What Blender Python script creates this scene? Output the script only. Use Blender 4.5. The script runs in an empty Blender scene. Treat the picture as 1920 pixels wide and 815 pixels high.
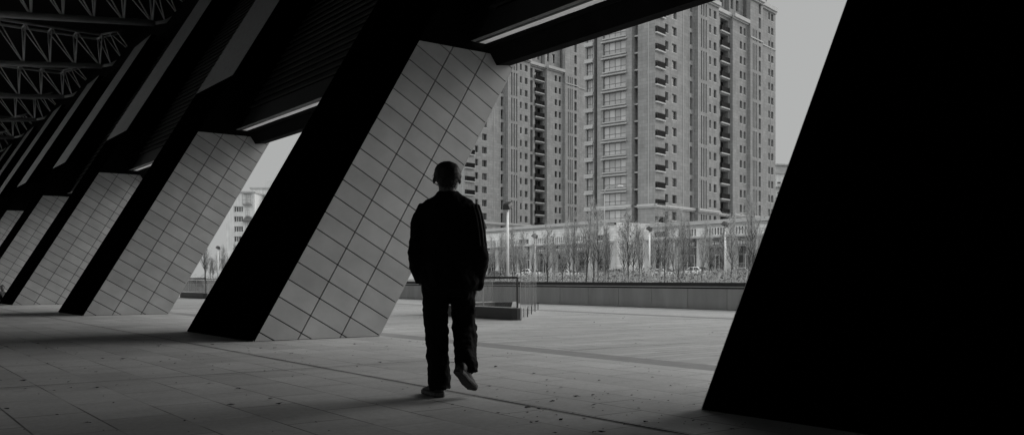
import bpy, math, random
from mathutils import Vector, Matrix, noise as mnoise

random.seed(11)
C = bpy.context.scene.collection
R = math.radians
V = Vector

# ------------------------------------------------------------------ view geometry
CAM_Z = 0.86
F_PX, CX, HY = 1680.0, 960.0, 523.0


def rd(r, d, z=0.0):
    """metres right of / in front of the viewpoint -> world."""
    return V((0.6 * d + 0.8 * r, 0.8 * d - 0.6 * r, z))


def proj(p):
    d = 0.6 * p[0] + 0.8 * p[1]
    r = 0.8 * p[0] - 0.6 * p[1]
    if d < 0.1:
        return (-9999, -9999, d)
    return (CX + F_PX * r / d, HY - F_PX * (p[2] - CAM_Z) / d, d)


# ------------------------------------------------------------------ object helpers
def tag(o, label=None, cat=None, group=None, kind=None):
    if label: o['label'] = label
    if cat: o['category'] = cat
    if group: o['group'] = group
    if kind: o['kind'] = kind
    return o


def thing(name, label, cat, loc=(0, 0, 0), rz=0.0, group=None):
    o = bpy.data.objects.new(name, None)
    o.empty_display_size = 0.3
    C.objects.link(o)
    o.location = loc
    o.rotation_euler = (0, 0, rz)
    return tag(o, label, cat, group)


class MB:
    def __init__(s):
        s.v, s.f, s.m, s.uv = [], [], [], []

    def face(s, pts, mi=0, uv=None):
        b = len(s.v)
        s.v += [tuple(p) for p in pts]
        s.f.append(tuple(range(b, b + len(pts))))
        s.m.append(mi)
        s.uv.append(uv)

    def mesh(s, verts, faces, mi=0):
        b = len(s.v)
        s.v += [tuple(p) for p in verts]
        for f in faces:
            s.f.append(tuple(b + i for i in f))
            s.m.append(mi)
            s.uv.append(None)

    def box(s, lo, hi, mi=0, M=None):
        x0, y0, z0 = lo
        x1, y1, z1 = hi
        vs = [V(p) for p in ((x0, y0, z0), (x1, y0, z0), (x1, y1, z0), (x0, y1, z0),
                             (x0, y0, z1), (x1, y0, z1), (x1, y1, z1), (x0, y1, z1))]
        if M: vs = [M @ p for p in vs]
        s.mesh(vs, [(0, 3, 2, 1), (4, 5, 6, 7), (0, 1, 5, 4), (1, 2, 6, 5), (2, 3, 7, 6), (3, 0, 4, 7)], mi)

    def prism(s, poly, dv, mi=0):
        """closed polygon extruded by a vector."""
        n = len(poly)
        a = [V(p) for p in poly]
        b = [p + V(dv) for p in a]
        s.mesh(a + b, [tuple(range(n - 1, -1, -1)), tuple(range(n, 2 * n))] +
               [(i, (i + 1) % n, n + (i + 1) % n, n + i) for i in range(n)], mi)

    def loft(s, rings, mi=0, caps=True):
        n = len(rings[0])
        vs = [p for r in rings for p in r]
        fs = []
        for k in range(len(rings) - 1):
            for i in range(n):
                j = (i + 1) % n
                fs.append((k * n + i, k * n + j, (k + 1) * n + j, (k + 1) * n + i))
        if caps:
            fs.append(tuple(range(n - 1, -1, -1)))
            fs.append(tuple((len(rings) - 1) * n + i for i in range(n)))
        s.mesh(vs, fs, mi)

    def tube(s, pts, rad, n=8, mi=0, caps=True, flat=1.0):
        pts = [V(p) for p in pts]
        if not hasattr(rad, '__len__'): rad = [rad] * len(pts)
        rings = []
        ref = None
        for i, p in enumerate(pts):
            t = (pts[min(i + 1, len(pts) - 1)] - pts[max(i - 1, 0)])
            if t.length < 1e-9: t = V((0, 0, 1))
            t.normalize()
            if ref is None:
                ref = V((1, 0, 0)) if abs(t.x) < 0.8 else V((0, 1, 0))
            u = (ref - t * ref.dot(t)).normalized()
            ref = u
            w = t.cross(u)
            rings.append([p + (u * math.cos(2 * math.pi * k / n) + w * math.sin(2 * math.pi * k / n) * flat) * rad[i]
                          for k in range(n)])
        s.loft(rings, mi, caps)

    def ball(s, c, r, n=14, m=10, mi=0, fn=None):
        c = V(c)
        rings = []
        for j in range(m + 1):
            th = math.pi * j / m
            th = min(max(th, 0.02), math.pi - 0.02)
            ring = []
            for i in range(n):
                ph = 2 * math.pi * i / n
                d = V((math.sin(th) * math.cos(ph), math.sin(th) * math.sin(ph), -math.cos(th)))
                p = V((d.x * r[0], d.y * r[1], d.z * r[2]))
                if fn: p = fn(d, p)
                ring.append(c + p)
            rings.append(ring)
        s.loft(rings, mi)

    def data(s, name, mats, smooth=False):
        me = bpy.data.meshes.new(name)
        me.from_pydata(s.v, [], s.f)
        for m in (mats if isinstance(mats, (list, tuple)) else [mats]):
            me.materials.append(m)
        me.polygons.foreach_set('material_index', s.m)
        if any(u is not None for u in s.uv):
            lay = me.uv_layers.new(name='UVMap')
            for p, u in zip(me.polygons, s.uv):
                if u:
                    for li, c in zip(p.loop_indices, u): lay.data[li].uv = c
        if smooth:
            me.polygons.foreach_set('use_smooth', [True] * len(me.polygons))
        me.update()
        return me

    def build(s, name, mats, parent=None, smooth=False):
        return link(name, s.data(name, mats, smooth), parent)


def link(name, data, parent=None, loc=None, rz=None):
    o = bpy.data.objects.new(name, data)
    C.objects.link(o)
    if parent is not None: o.parent = parent
    if loc is not None: o.location = loc
    if rz is not None: o.rotation_euler = (0, 0, rz)
    return o


KIDS = {}


def copy_tree(o, parent=None):
    c = o.copy()
    C.objects.link(c)
    if parent is not None: c.parent = parent
    for ch in [x for x in C.objects if x.parent is o]:
        copy_tree(ch, c)
    return c


# ------------------------------------------------------------------ materials
def nodes_of(name):
    m = bpy.data.materials.new(name)
    m.use_nodes = True
    nt = m.node_tree
    b = nt.nodes['Principled BSDF']
    return m, nt, b


def grey(v):
    return (v, v * 1.005, v * 1.002, 1)


def mix_val(nt, a, b, fac_socket, mode='MIX'):
    n = nt.nodes.new('ShaderNodeMix')
    n.data_type = 'RGBA'
    n.blend_type = mode
    for sock, val in ((n.inputs[6], a), (n.inputs[7], b)):
        if isinstance(val, (float, int)): sock.default_value = grey(val)
        elif isinstance(val, tuple): sock.default_value = val
        else: nt.links.new(val, sock)
    if isinstance(fac_socket, (float, int)): n.inputs[0].default_value = fac_socket
    else: nt.links.new(fac_socket, n.inputs[0])
    return n.outputs[2]


def noise_tex(nt, scale, detail=4, vec=None, rough=0.55, stretch=None):
    n = nt.nodes.new('ShaderNodeTexNoise')
    n.inputs['Scale'].default_value = scale
    n.inputs['Detail'].default_value = detail
    n.inputs['Roughness'].default_value = rough
    if vec is None:
        tc = nt.nodes.new('ShaderNodeTexCoord')
        vec = tc.outputs['Object']
    if stretch:
        mp = nt.nodes.new('ShaderNodeMapping')
        mp.inputs['Scale'].default_value = stretch
        nt.links.new(vec, mp.inputs['Vector'])
        vec = mp.outputs['Vector']
    nt.links.new(vec, n.inputs['Vector'])
    return n.outputs['Fac']


def ramp(nt, fac, a, b, va=0.0, vb=1.0):
    n = nt.nodes.new('ShaderNodeMapRange')
    n.inputs['From Min'].default_value = a
    n.inputs['From Max'].default_value = b
    n.inputs['To Min'].default_value = va
    n.inputs['To Max'].default_value = vb
    nt.links.new(fac, n.inputs['Value'])
    return n.outputs['Result']


def bump(nt, b, height, strength=0.3, dist=0.01):
    n = nt.nodes.new('ShaderNodeBump')
    n.inputs['Strength'].default_value = strength
    n.inputs['Distance'].default_value = dist
    nt.links.new(height, n.inputs['Height'])
    nt.links.new(n.outputs['Normal'], b.inputs['Normal'])


def mat(name, base, rough=0.6, var=0.18, scale=3.0, stretch=None, metal=0.0, bumps=0.0, spec=0.5, rnd=0.0, island=0.0):
    m, nt, b = nodes_of(name)
    f = noise_tex(nt, scale, 6, stretch=stretch)
    fr = ramp(nt, f, 0.3, 0.7)
    col = mix_val(nt, base * (1 - var), base * (1 + var), fr)
    if rnd:
        oi = nt.nodes.new('ShaderNodeObjectInfo')
        r = ramp(nt, oi.outputs['Random'], 0, 1, 1 - rnd, 1 + rnd)
        vm = nt.nodes.new('ShaderNodeVectorMath'); vm.operation = 'SCALE'
        nt.links.new(col, vm.inputs[0]); nt.links.new(r, vm.inputs['Scale'])
        col = vm.outputs[0]
    if island:
        g = nt.nodes.new('ShaderNodeNewGeometry')
        r = ramp(nt, g.outputs['Random Per Island'], 0, 1, 1 - island, 1 + island)
        vm = nt.nodes.new('ShaderNodeVectorMath'); vm.operation = 'SCALE'
        nt.links.new(col, vm.inputs[0]); nt.links.new(r, vm.inputs['Scale'])
        col = vm.outputs[0]
    nt.links.new(col, b.inputs['Base Color'])
    b.inputs['Roughness'].default_value = rough
    b.inputs['Metallic'].default_value = metal
    b.inputs['Specular IOR Level'].default_value = spec
    if bumps:
        bump(nt, b, noise_tex(nt, scale * 6, 5), bumps, 0.01)
    return m


def glass_dark(name, base, rough=0.06, rnd=0.5):
    m, nt, b = nodes_of(name)
    oi = nt.nodes.new('ShaderNodeObjectInfo')
    g = nt.nodes.new('ShaderNodeNewGeometry')
    ad = nt.nodes.new('ShaderNodeMath'); ad.operation = 'ADD'
    nt.links.new(oi.outputs['Random'], ad.inputs[0]); nt.links.new(g.outputs['Random Per Island'], ad.inputs[1])
    fr = nt.nodes.new('ShaderNodeMath'); fr.operation = 'FRACT'
    nt.links.new(ad.outputs[0], fr.inputs[0])
    r = ramp(nt, fr.outputs[0], 0, 1, base * (1 - rnd), base * (1 + rnd))
    nt.links.new(r, b.inputs['Base Color'])
    b.inputs['Roughness'].default_value = rough
    return m


def stone_wall(name, base, bw=1.2, bh=0.6, joint=0.62, var=0.10):
    m, nt, b = nodes_of(name)
    uv = nt.nodes.new('ShaderNodeUVMap'); uv.uv_map = 'UVMap'
    br = nt.nodes.new('ShaderNodeTexBrick')
    br.inputs['Scale'].default_value = 1.0
    br.inputs['Brick Width'].default_value = bw
    br.inputs['Row Height'].default_value = bh
    br.inputs['Mortar Size'].default_value = 0.02
    br.inputs['Mortar Smooth'].default_value = 0.3
    br.inputs['Bias'].default_value = 0.0
    br.inputs['Color1'].default_value = grey(base * (1 - var))
    br.inputs['Color2'].default_value = grey(base * (1 + var))
    br.inputs['Mortar'].default_value = grey(base * joint)
    nt.links.new(uv.outputs['UV'], br.inputs['Vector'])
    n1 = ramp(nt, noise_tex(nt, 0.35, 6, uv.outputs['UV']), 0.3, 0.7, 0.86, 1.1)
    n2 = ramp(nt, noise_tex(nt, 1.0, 5, uv.outputs['UV'], stretch=(2.2, 0.12, 1)), 0.35, 0.7, 1.05, 0.84)
    vm = nt.nodes.new('ShaderNodeVectorMath'); vm.operation = 'SCALE'
    nt.links.new(br.outputs['Color'], vm.inputs[0]); nt.links.new(n1, vm.inputs['Scale'])
    vm2 = nt.nodes.new('ShaderNodeVectorMath'); vm2.operation = 'SCALE'
    nt.links.new(vm.outputs[0], vm2.inputs[0]); nt.links.new(n2, vm2.inputs['Scale'])
    nt.links.new(vm2.outputs[0], b.inputs['Base Color'])
    b.inputs['Roughness'].default_value = 0.75
    b.inputs['Specular IOR Level'].default_value = 0.25
    return m


def paving(name, base, row, length, along_y=True, joint=0.45, msize=0.006, var=0.12, offset=(0, 0), rough=0.55, patch=1.0):
    """stone slabs: rows stacked across, slabs running along one axis."""
    m, nt, b = nodes_of(name)
    tc = nt.nodes.new('ShaderNodeTexCoord')
    mp = nt.nodes.new('ShaderNodeMapping')
    mp.inputs['Location'].default_value = (offset[0], offset[1], 0)
    if along_y: mp.inputs['Rotation'].default_value = (0, 0, R(90))
    nt.links.new(tc.outputs['Object'], mp.inputs['Vector'])
    br = nt.nodes.new('ShaderNodeTexBrick')
    br.inputs['Scale'].default_value = 1.0
    br.inputs['Brick Width'].default_value = length
    br.inputs['Row Height'].default_value = row
    br.inputs['Mortar Size'].default_value = msize
    br.inputs['Mortar Smooth'].default_value = 0.2
    br.inputs['Color1'].default_value = grey(base * (1 - var))
    br.inputs['Color2'].default_value = grey(base * (1 + var))
    br.inputs['Mortar'].default_value = grey(base)
    nt.links.new(mp.outputs['Vector'], br.inputs['Vector'])
    vec = tc.outputs['Object']
    big = ramp(nt, noise_tex(nt, 0.22, 5, vec), 0.3, 0.7, 1 - 0.13 * patch, 1 + 0.12 * patch)
    fine = ramp(nt, noise_tex(nt, 22, 6, vec, 0.7), 0.25, 0.75, 0.82, 1.16)
    spots = ramp(nt, noise_tex(nt, 2.6, 8, vec, 0.75), 0.58, 0.70, 1.0, 0.72)
    streak = ramp(nt, noise_tex(nt, 1.2, 6, vec, stretch=(0.5, 2.2, 1)), 0.35, 0.7, 0.93, 1.06)
    col = br.outputs['Color']
    for s in (big, fine, spots, streak):
        vm = nt.nodes.new('ShaderNodeVectorMath'); vm.operation = 'SCALE'
        nt.links.new(col, vm.inputs[0]); nt.links.new(s, vm.inputs['Scale'])
        col = vm.outputs[0]
    # joints open and close along their length
    jn = ramp(nt, noise_tex(nt, 0.9, 4, vec), 0.38, 0.58, 0.12, 1.0)
    jm = nt.nodes.new('ShaderNodeMath'); jm.operation = 'MULTIPLY'
    nt.links.new(br.outputs['Fac'], jm.inputs[0]); nt.links.new(jn, jm.inputs[1])
    col = mix_val(nt, col, base * joint, jm.outputs[0])
    nt.links.new(col, b.inputs['Base Color'])
    rg = ramp(nt, noise_tex(nt, 1.7, 5, vec), 0.3, 0.7, rough - 0.1, rough + 0.15)
    nt.links.new(rg, b.inputs['Roughness'])
    b.inputs['Specular IOR Level'].default_value = 0.35
    bump(nt, b, fine, 0.25, 0.004)
    return m


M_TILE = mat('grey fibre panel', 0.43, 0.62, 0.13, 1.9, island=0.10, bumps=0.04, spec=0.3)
M_SHADE = mat('shade black cladding', 0.0012, 0.9, 0.1, 3.0, spec=0.0)  # shade on the pillars' hall side and upper sides, put into the colour
M_JOINT = mat('dark joint backing', 0.003, 0.9, 0.1, 2.0, spec=0.05)
M_RIB = mat('lit grey rib', 0.32, 0.7, 0.14, 5.0, stretch=(3, 3, 0.6), spec=0.25, bumps=0.1)  # lit upper part of the pillars' inner face, as a lighter colour
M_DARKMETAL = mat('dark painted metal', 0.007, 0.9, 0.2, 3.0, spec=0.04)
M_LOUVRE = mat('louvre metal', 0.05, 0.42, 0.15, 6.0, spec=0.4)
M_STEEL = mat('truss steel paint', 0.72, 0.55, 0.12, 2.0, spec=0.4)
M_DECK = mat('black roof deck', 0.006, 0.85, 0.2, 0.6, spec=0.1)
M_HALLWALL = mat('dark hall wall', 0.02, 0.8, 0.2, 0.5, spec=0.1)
M_FLOOR = paving('hall granite slabs', 0.46, 0.42, 0.84, True, offset=(0, -0.015 + 0.42 * 0.0), joint=0.2, msize=0.0065)
M_PLAZA = paving('plaza granite strips', 0.39, 0.21, 1.3, False, joint=0.36, msize=0.014, var=0.15)
M_BAND = mat('darker paving band', 0.20, 0.6, 0.15, 6.0)
M_GAP = mat('open joint', 0.008, 0.9, 0.1, 4.0, spec=0.1)
M_EARTH = mat('ground cover earth', 0.12, 0.9, 0.3, 0.8)
M_ASPHALT = mat('asphalt', 0.06, 0.85, 0.2, 2.0)
M_KERB = mat('kerb stone', 0.35, 0.8, 0.12, 2.0)
M_PAVE = mat('street pavement slabs', 0.36, 0.8, 0.12, 1.2)
M_WHITE = mat('white paint', 0.75, 0.6, 0.06, 2.0)
M_WALLPANEL = mat('plaza wall panel', 0.53, 0.5, 0.16, 1.6, stretch=(1, 1, 0.22), island=0.08)
M_COPING = mat('dark coping', 0.03, 0.5, 0.15, 2.0)
M_ALU = mat('brushed metal edge', 0.5, 0.4, 0.08, 4.0, metal=0.3)
M_STONE = stone_wall('tower stone', 0.245)
M_STONE2 = stone_wall('far tower stone', 0.29)
M_PODIUM = stone_wall('podium stone', 0.64, 0.9, 0.45)
M_CORN = mat('cornice stone', 0.36, 0.7, 0.1, 0.6)
M_FRAME = mat('window frame', 0.22, 0.5, 0.1, 2.0)
M_FRAME_D = mat('dark window frame', 0.07, 0.5, 0.1, 2.0)
M_SILL = mat('window sill', 0.42, 0.7, 0.08, 1.5)
M_GLASS = glass_dark('tower window glass', 0.045, 0.10, 0.95)
M_BAYGLASS = glass_dark('curtained bay glass', 0.36, 0.10, 0.25)  # pale base carries both curtains and the sky's reflection
M_SLIT = glass_dark('slit window glass', 0.02, 0.3, 0.5)
M_RECESS = mat('recess render', 0.2, 0.8, 0.1, 0.5)
M_RAIL = mat('balcony railing', 0.007, 0.7, 0.2, 3.0, spec=0.1)
M_SLAB = mat('balcony slab', 0.42, 0.7, 0.08, 1.0)
M_PALE = stone_wall('pale render', 0.62, 2.4, 3.0, 0.9, 0.03)
M_SIGN = mat('sign board', 0.035, 0.5, 0.2, 1.0, rnd=0.5)
M_SIGNTXT = mat('sign lettering', 0.62, 0.5, 0.1, 3.0)
M_BARK = mat('bark', 0.075, 0.9, 0.3, 9.0, stretch=(1, 1, 0.2), rnd=0.3)
M_TWIG = mat('twigs', 0.38, 0.9, 0.25, 6.0, rnd=0.3)
M_LEAF = mat('dull leaves', 0.10, 0.7, 0.4, 3.0, island=0.5)
M_POLE = mat('pale lamp pole', 0.8, 0.5, 0.06, 2.0)
M_LAMPHEAD = mat('lamp housing', 0.05, 0.5, 0.2, 4.0)
M_LAMPGLASS = mat('lamp glass', 0.5, 0.2, 0.05, 4.0)
M_CLOTH = mat('black jacket cloth', 0.004, 0.9, 0.3, 12.0, spec=0.1, bumps=0.25)
M_TROUSER = mat('black trouser cloth', 0.004, 0.9, 0.3, 10.0, spec=0.1, bumps=0.2)
M_SKIN = mat('skin', 0.11, 0.6, 0.1, 12.0)
M_HAIR = mat('dark hair', 0.010, 0.55, 0.2, 20.0, stretch=(4, 4, 0.5), spec=0.4)
M_SHOE = mat('shoe upper', 0.012, 0.6, 0.2, 14.0)
M_SOLE = mat('shoe sole', 0.03, 0.6, 0.2, 18.0, bumps=0.4)
M_SOLEEDGE = mat('grey sole edge', 0.06, 0.6, 0.1, 10.0)
M_STRIPE = mat('sleeve stripe', 0.08, 0.7, 0.1, 8.0)
M_SHIRT = mat('pale shirt', 0.6, 0.85, 0.15, 10.0)
M_TYRE = mat('tyre rubber', 0.02, 0.8, 0.1, 8.0)
M_CARGLASS = glass_dark('car glass', 0.02, 0.05, 0.3)
CAR_PAINT = [mat('white car paint', 0.70, 0.25, 0.03, 1.0), mat('grey car paint', 0.28, 0.25, 0.05, 1.0),
             mat('dark car paint', 0.04, 0.25, 0.05, 1.0)]


def clear_glass(name, tint=0.93, refl=1.0):
    m, nt, b = nodes_of(name)
    nt.nodes.remove(b)
    out = nt.nodes['Material Output']
    t = nt.nodes.new('ShaderNodeBsdfTransparent'); t.inputs[0].default_value = (tint, tint, tint, 1)
    g = nt.nodes.new('ShaderNodeBsdfGlossy'); g.inputs['Roughness'].default_value = 0.03
    d = nt.nodes.new('ShaderNodeBsdfDiffuse'); d.inputs[0].default_value = grey(0.6)
    mx = nt.nodes.new('ShaderNodeMixShader'); fr = nt.nodes.new('ShaderNodeFresnel'); fr.inputs[0].default_value = 1.5
    ge = nt.nodes.new('ShaderNodeNewGeometry')
    fm = nt.nodes.new('ShaderNodeMath'); fm.operation = 'SUBTRACT'; fm.use_clamp = True
    nt.links.new(fr.outputs[0], fm.inputs[0]); nt.links.new(ge.outputs['Backfacing'], fm.inputs[1])
    nt.links.new(fm.outputs[0], mx.inputs[0]); nt.links.new(t.outputs[0], mx.inputs[1]); nt.links.new(g.outputs[0], mx.inputs[2])
    mx2 = nt.nodes.new('ShaderNodeMixShader')
    dirt = ramp(nt, noise_tex(nt, 3.0, 5, stretch=(4, 4, 0.3)), 0.35, 0.75, 0.03, 0.13)
    nt.links.new(dirt, mx2.inputs[0]); nt.links.new(mx.outputs[0], mx2.inputs[1]); nt.links.new(d.outputs[0], mx2.inputs[2])
    nt.links.new(mx2.outputs[0], out.inputs['Surface'])
    return m


M_CLEAR = clear_glass('railing glass', 0.985)


def translucent(name, c):
    m, nt, b = nodes_of(name)
    nt.nodes.remove(b)
    out = nt.nodes['Material Output']
    t = nt.nodes.new('ShaderNodeBsdfTranslucent')
    d = nt.nodes.new('ShaderNodeBsdfDiffuse')
    n = ramp(nt, noise_tex(nt, 2.0, 6, stretch=(6, 1, 6)), 0.3, 0.7, c * 0.85, c)
    nt.links.new(n, t.inputs[0]); nt.links.new(n, d.inputs[0])
    a = nt.nodes.new('ShaderNodeMixShader'); a.inputs[0].default_value = 0.25
    nt.links.new(t.outputs[0], a.inputs[1]); nt.links.new(d.outputs[0], a.inputs[2])
    nt.links.new(a.outputs[0], out.inputs['Surface'])
    return m


M_SKYLIGHT = translucent('frosted skylight', 0.9)

# ------------------------------------------------------------------ world, sun, camera
SUN_EL, SUN_DIR = 27.0, V((1.0, -0.14))      # direction towards the (veiled) sun in plan
w = bpy.data.worlds.new('World')
bpy.context.scene.world = w
w.use_nodes = True
nt = w.node_tree
bg = nt.nodes['Background']
sky = nt.nodes.new('ShaderNodeTexSky')
sky.sky_type = 'NISHITA'
sky.sun_disc = False
sky.sun_elevation = R(SUN_EL)
sky.sun_rotation = math.atan2(SUN_DIR.x, SUN_DIR.y)
sky.dust_density = 4.0
bw = nt.nodes.new('ShaderNodeRGBToBW')
nt.links.new(sky.outputs[0], bw.inputs[0])
ov = nt.nodes.new('ShaderNodeMix'); ov.data_type = 'RGBA'
ov.inputs[0].default_value = 0.06                 # a closed cloud layer: nearly even grey
ov.inputs[6].default_value = (4.22, 4.29, 4.26, 1)
nt.links.new(bw.outputs[0], ov.inputs[7])
# overcast sky: about three times as bright overhead as near the horizon
tc = nt.nodes.new('ShaderNodeTexCoord')
sx = nt.nodes.new('ShaderNodeSeparateXYZ')
nt.links.new(tc.outputs['Generated'], sx.inputs[0])
el = nt.nodes.new('ShaderNodeMapRange'); el.interpolation_type = 'SMOOTHSTEP'
el.inputs['From Min'].default_value = 0.30
el.inputs['From Max'].default_value = 0.90
el.inputs['To Min'].default_value = 1.0
el.inputs['To Max'].default_value = 3.0
nt.links.new(sx.outputs['Z'], el.inputs['Value'])
sm = nt.nodes.new('ShaderNodeVectorMath'); sm.operation = 'SCALE'
wx = nt.nodes.new('ShaderNodeMapRange'); wx.interpolation_type = 'SMOOTHSTEP'      # unseen part of the sky brightened to lift the tower facades
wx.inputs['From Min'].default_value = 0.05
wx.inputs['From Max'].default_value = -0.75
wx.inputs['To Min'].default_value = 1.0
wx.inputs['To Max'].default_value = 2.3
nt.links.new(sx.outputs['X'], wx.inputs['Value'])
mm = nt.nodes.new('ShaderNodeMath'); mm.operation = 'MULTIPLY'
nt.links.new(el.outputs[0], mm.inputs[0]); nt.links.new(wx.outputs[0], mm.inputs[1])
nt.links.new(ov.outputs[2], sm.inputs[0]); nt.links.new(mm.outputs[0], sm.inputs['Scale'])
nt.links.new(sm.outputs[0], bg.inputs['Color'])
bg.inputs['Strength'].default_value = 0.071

sun = bpy.data.lights.new('sun', 'SUN')
sun.energy = 1.5
sun.angle = R(45)
sun.color = (1.0, 0.985, 0.965)
so = bpy.data.objects.new('sun', sun)
C.objects.link(so)
dn = V((SUN_DIR.x, SUN_DIR.y, 0)).normalized() * math.cos(R(SUN_EL)) + V((0, 0, math.sin(R(SUN_EL))))
so.rotation_euler = dn.to_track_quat('Z', 'Y').to_euler()
so.location = (0, 0, 60)

cam = bpy.data.cameras.new('camera')
co = bpy.data.objects.new('camera', cam)
C.objects.link(co)
co.location = (0, 0, CAM_Z)
co.rotation_euler = (R(90), 0, -math.atan2(0.6, 0.8))
cam.sensor_width = 36
cam.lens = F_PX / 1920 * 36
cam.shift_y = (HY - 407.5) / 1920
cam.clip_start = 0.05
cam.clip_end = 3000
bpy.context.scene.camera = co
sc = bpy.context.scene
sc.view_settings.view_transform = 'Standard'
sc.view_settings.look = 'None'
sc.view_settings.exposure = 0.5
sc.view_settings.gamma = 1.0
sc.view_settings.use_curve_mapping = False
sc.render.engine = 'CYCLES'
sc.cycles.max_bounces = 6
sc.cycles.diffuse_bounces = 4
sc.cycles.transparent_max_bounces = 12
sc.cycles.use_denoising = True

# ------------------------------------------------------------------ ground sheets
prof = [(-900, -0.03), (24, -0.03), (40, 0.1), (60, 0.45), (73, 0.74), (92, 0.74), (900, 0.74)]
g = MB()
ys = [-900, -60, 0, 40, 80, 120, 160, 260, 900]
for (xa, za), (xb, zb) in zip(prof, prof[1:]):
    for ya, yb in zip(ys, ys[1:]):
        g.face([(xa, ya, za), (xb, ya, zb), (xb, yb, zb), (xa, yb, za)])
tag(g.build('ground', M_EARTH), kind='structure')


def sheet(name, x0, x1, y0, y1, z, m):
    b = MB()
    b.face([(x0, y0, z), (x1, y0, z), (x1, y1, z), (x0, y1, z)])
    return tag(b.build(name, m), kind='structure')


XB0, XB1 = 6.56, 7.0
sheet('hall_floor', -26, XB0, -16, 132, 0.0, M_FLOOR)
sheet('plaza_band_paving', XB0, XB1, -60, 200, 0.0, M_BAND)
sheet('plaza_paving', XB1, 20.4, -60, 200, 0.0, M_PLAZA)
j = MB()                                            # wide open joints between the slab fields, on one line each
def strip(b, p, q, wdt, z):
    p, q = V(p), V(q)
    t = (q - p).normalized()
    n = V((-t.y, t.x)) * wdt / 2
    m = 26
    prev = None
    for i in range(m + 1):
        c = p.lerp(q, i / m)
        k = 0.75 + 0.5 * mnoise.noise(V((c.x * 1.7, c.y * 1.7, 3.0)))
        cur = (c + n * k, c - n * k)
        if prev: b.face([(*prev[0], z), (*prev[1], z), (*cur[1], z), (*cur[0], z)])
        prev = cur
for k in range(-1, 7):
    strip(j, (3.745, -12 + k * 12 if k else 0), (3.745, -12 + (k + 1) * 12 if k + 1 else 0), 0.022, 0.004) if k > 0 else None
strip(j, (3.745, -10), (3.745, 0), 0.022, 0.004)
for k in range(-1, 9):
    yj = 8.08 + k * 10.9
    strip(j, (-20, yj), (3.733, yj), 0.017, 0.004)
    strip(j, (3.753, yj), (6.5, yj), 0.014, 0.004)
    strip(j, (7.05, yj + 0.15), (19.7, yj + 0.15), 0.02, 0.004)
for k in range(9):
    strip(j, (14.6, -20 + k * 12), (14.6, -8 + k * 12), 0.02, 0.004)
tag(j.build('floor_joint_lines', M_GAP), kind='structure')
sheet('drain_strip_paving', 15.3, 15.75, -60, 200, 0.004, M_BAND)

sheet('road', 75, 88.9, -300, 500, 0.748, M_ASPHALT)
rm = MB()
for k in range(-20, 40):
    rm.face([(81.9, k * 8, 0.752), (82.05, k * 8, 0.752), (82.05, k * 8 + 4, 0.752), (81.9, k * 8 + 4, 0.752)])
tag(rm.build('road_markings', M_WHITE), kind='structure')
kb = MB()
kb.box((89, -300, 0.7), (89.25, 500, 0.9))
kb.box((74.7, -300, 0.6), (75, 500, 0.86))
tag(kb.build('kerb', M_KERB), kind='structure')
pv = MB()
pv.box((89.25, -300, 0.2), (150, 500, 0.88))
pv.box((93.5, 40, 0.5), (190, 150, 1.9))
pv.box((93.1, 40, 0.5), (93.49, 150, 1.4))
tag(pv.build('pavement', M_PAVE), kind='structure')

# fallen leaves and grit on the floor
lf = MB()
rl = random.Random(5)
for i in range(760):
    if i < 440:
        x, y = rl.uniform(0.5, 6.4), rl.uniform(1.5, 14)
    elif i < 620:
        x, y = rl.uniform(7, 19), rl.uniform(4, 26)
    else:
        x, y = rl.uniform(3.2, 5.4), rl.uniform(2.2, 5.0)
    s = rl.choice([0.004, 0.005, 0.006, 0.007, 0.009, 0.012, 0.02]) * rl.uniform(0.7, 1.2)
    a = rl.uniform(0, 6.28)
    n = 6
    ctr = V((x, y, 0.005 + s * 0.35))
    pts = []
    for k in range(n):
        t = a + k * 2 * math.pi / n
        e = s * (1.0 if k % 3 else 1.9) * rl.uniform(0.6, 1.1)
        pts.append(V((x + math.cos(t) * e, y + math.sin(t) * e * 0.6, 0.003 + rl.uniform(0, s * 0.5))))
    b0 = len(lf.v)
    lf.mesh([ctr] + pts, [(0, k + 1, (k + 1) % n + 1) for k in range(n)])
tag(lf.build('fallen_leaves', M_GAP), 'small dark dead leaves and grit scattered over the stone floor', 'fallen leaves', kind='stuff')

# ------------------------------------------------------------------ leaning pillars
K = 0.589
KY = 0.026                    # the row also leans a touch along its own length
PW, PD = 1.97, 2.98           # footprint across and along the row
X_IN = 4.54
P_Y = [12.0 + 10.97 * (k - 2) if k < 2 else 12.0 + 10.85 * (k - 2) for k in range(0, 13)]     # near face of each pillar; index 2 stands behind the man
Z_CLAD, Z_TOP, Z_SIDE = 6.15, 12.6, 4.6  # heights where painted shade ends on inner faces and begins on the sides
LEAN = V((K, 0, 1)).normalized()


def clip_z(poly, z0, z1):
    for lim, sg in ((z0, 1), (z1, -1)):
        out = []
        for i, p in enumerate(poly):
            q = poly[(i + 1) % len(poly)]
            a, b = (p.z - lim) * sg, (q.z - lim) * sg
            if a >= 0: out.append(p)
            if (a >= 0) != (b >= 0): out.append(p.lerp(q, a / (a - b)))
        poly = out
        if len(poly) < 3: return []
    return poly


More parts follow.
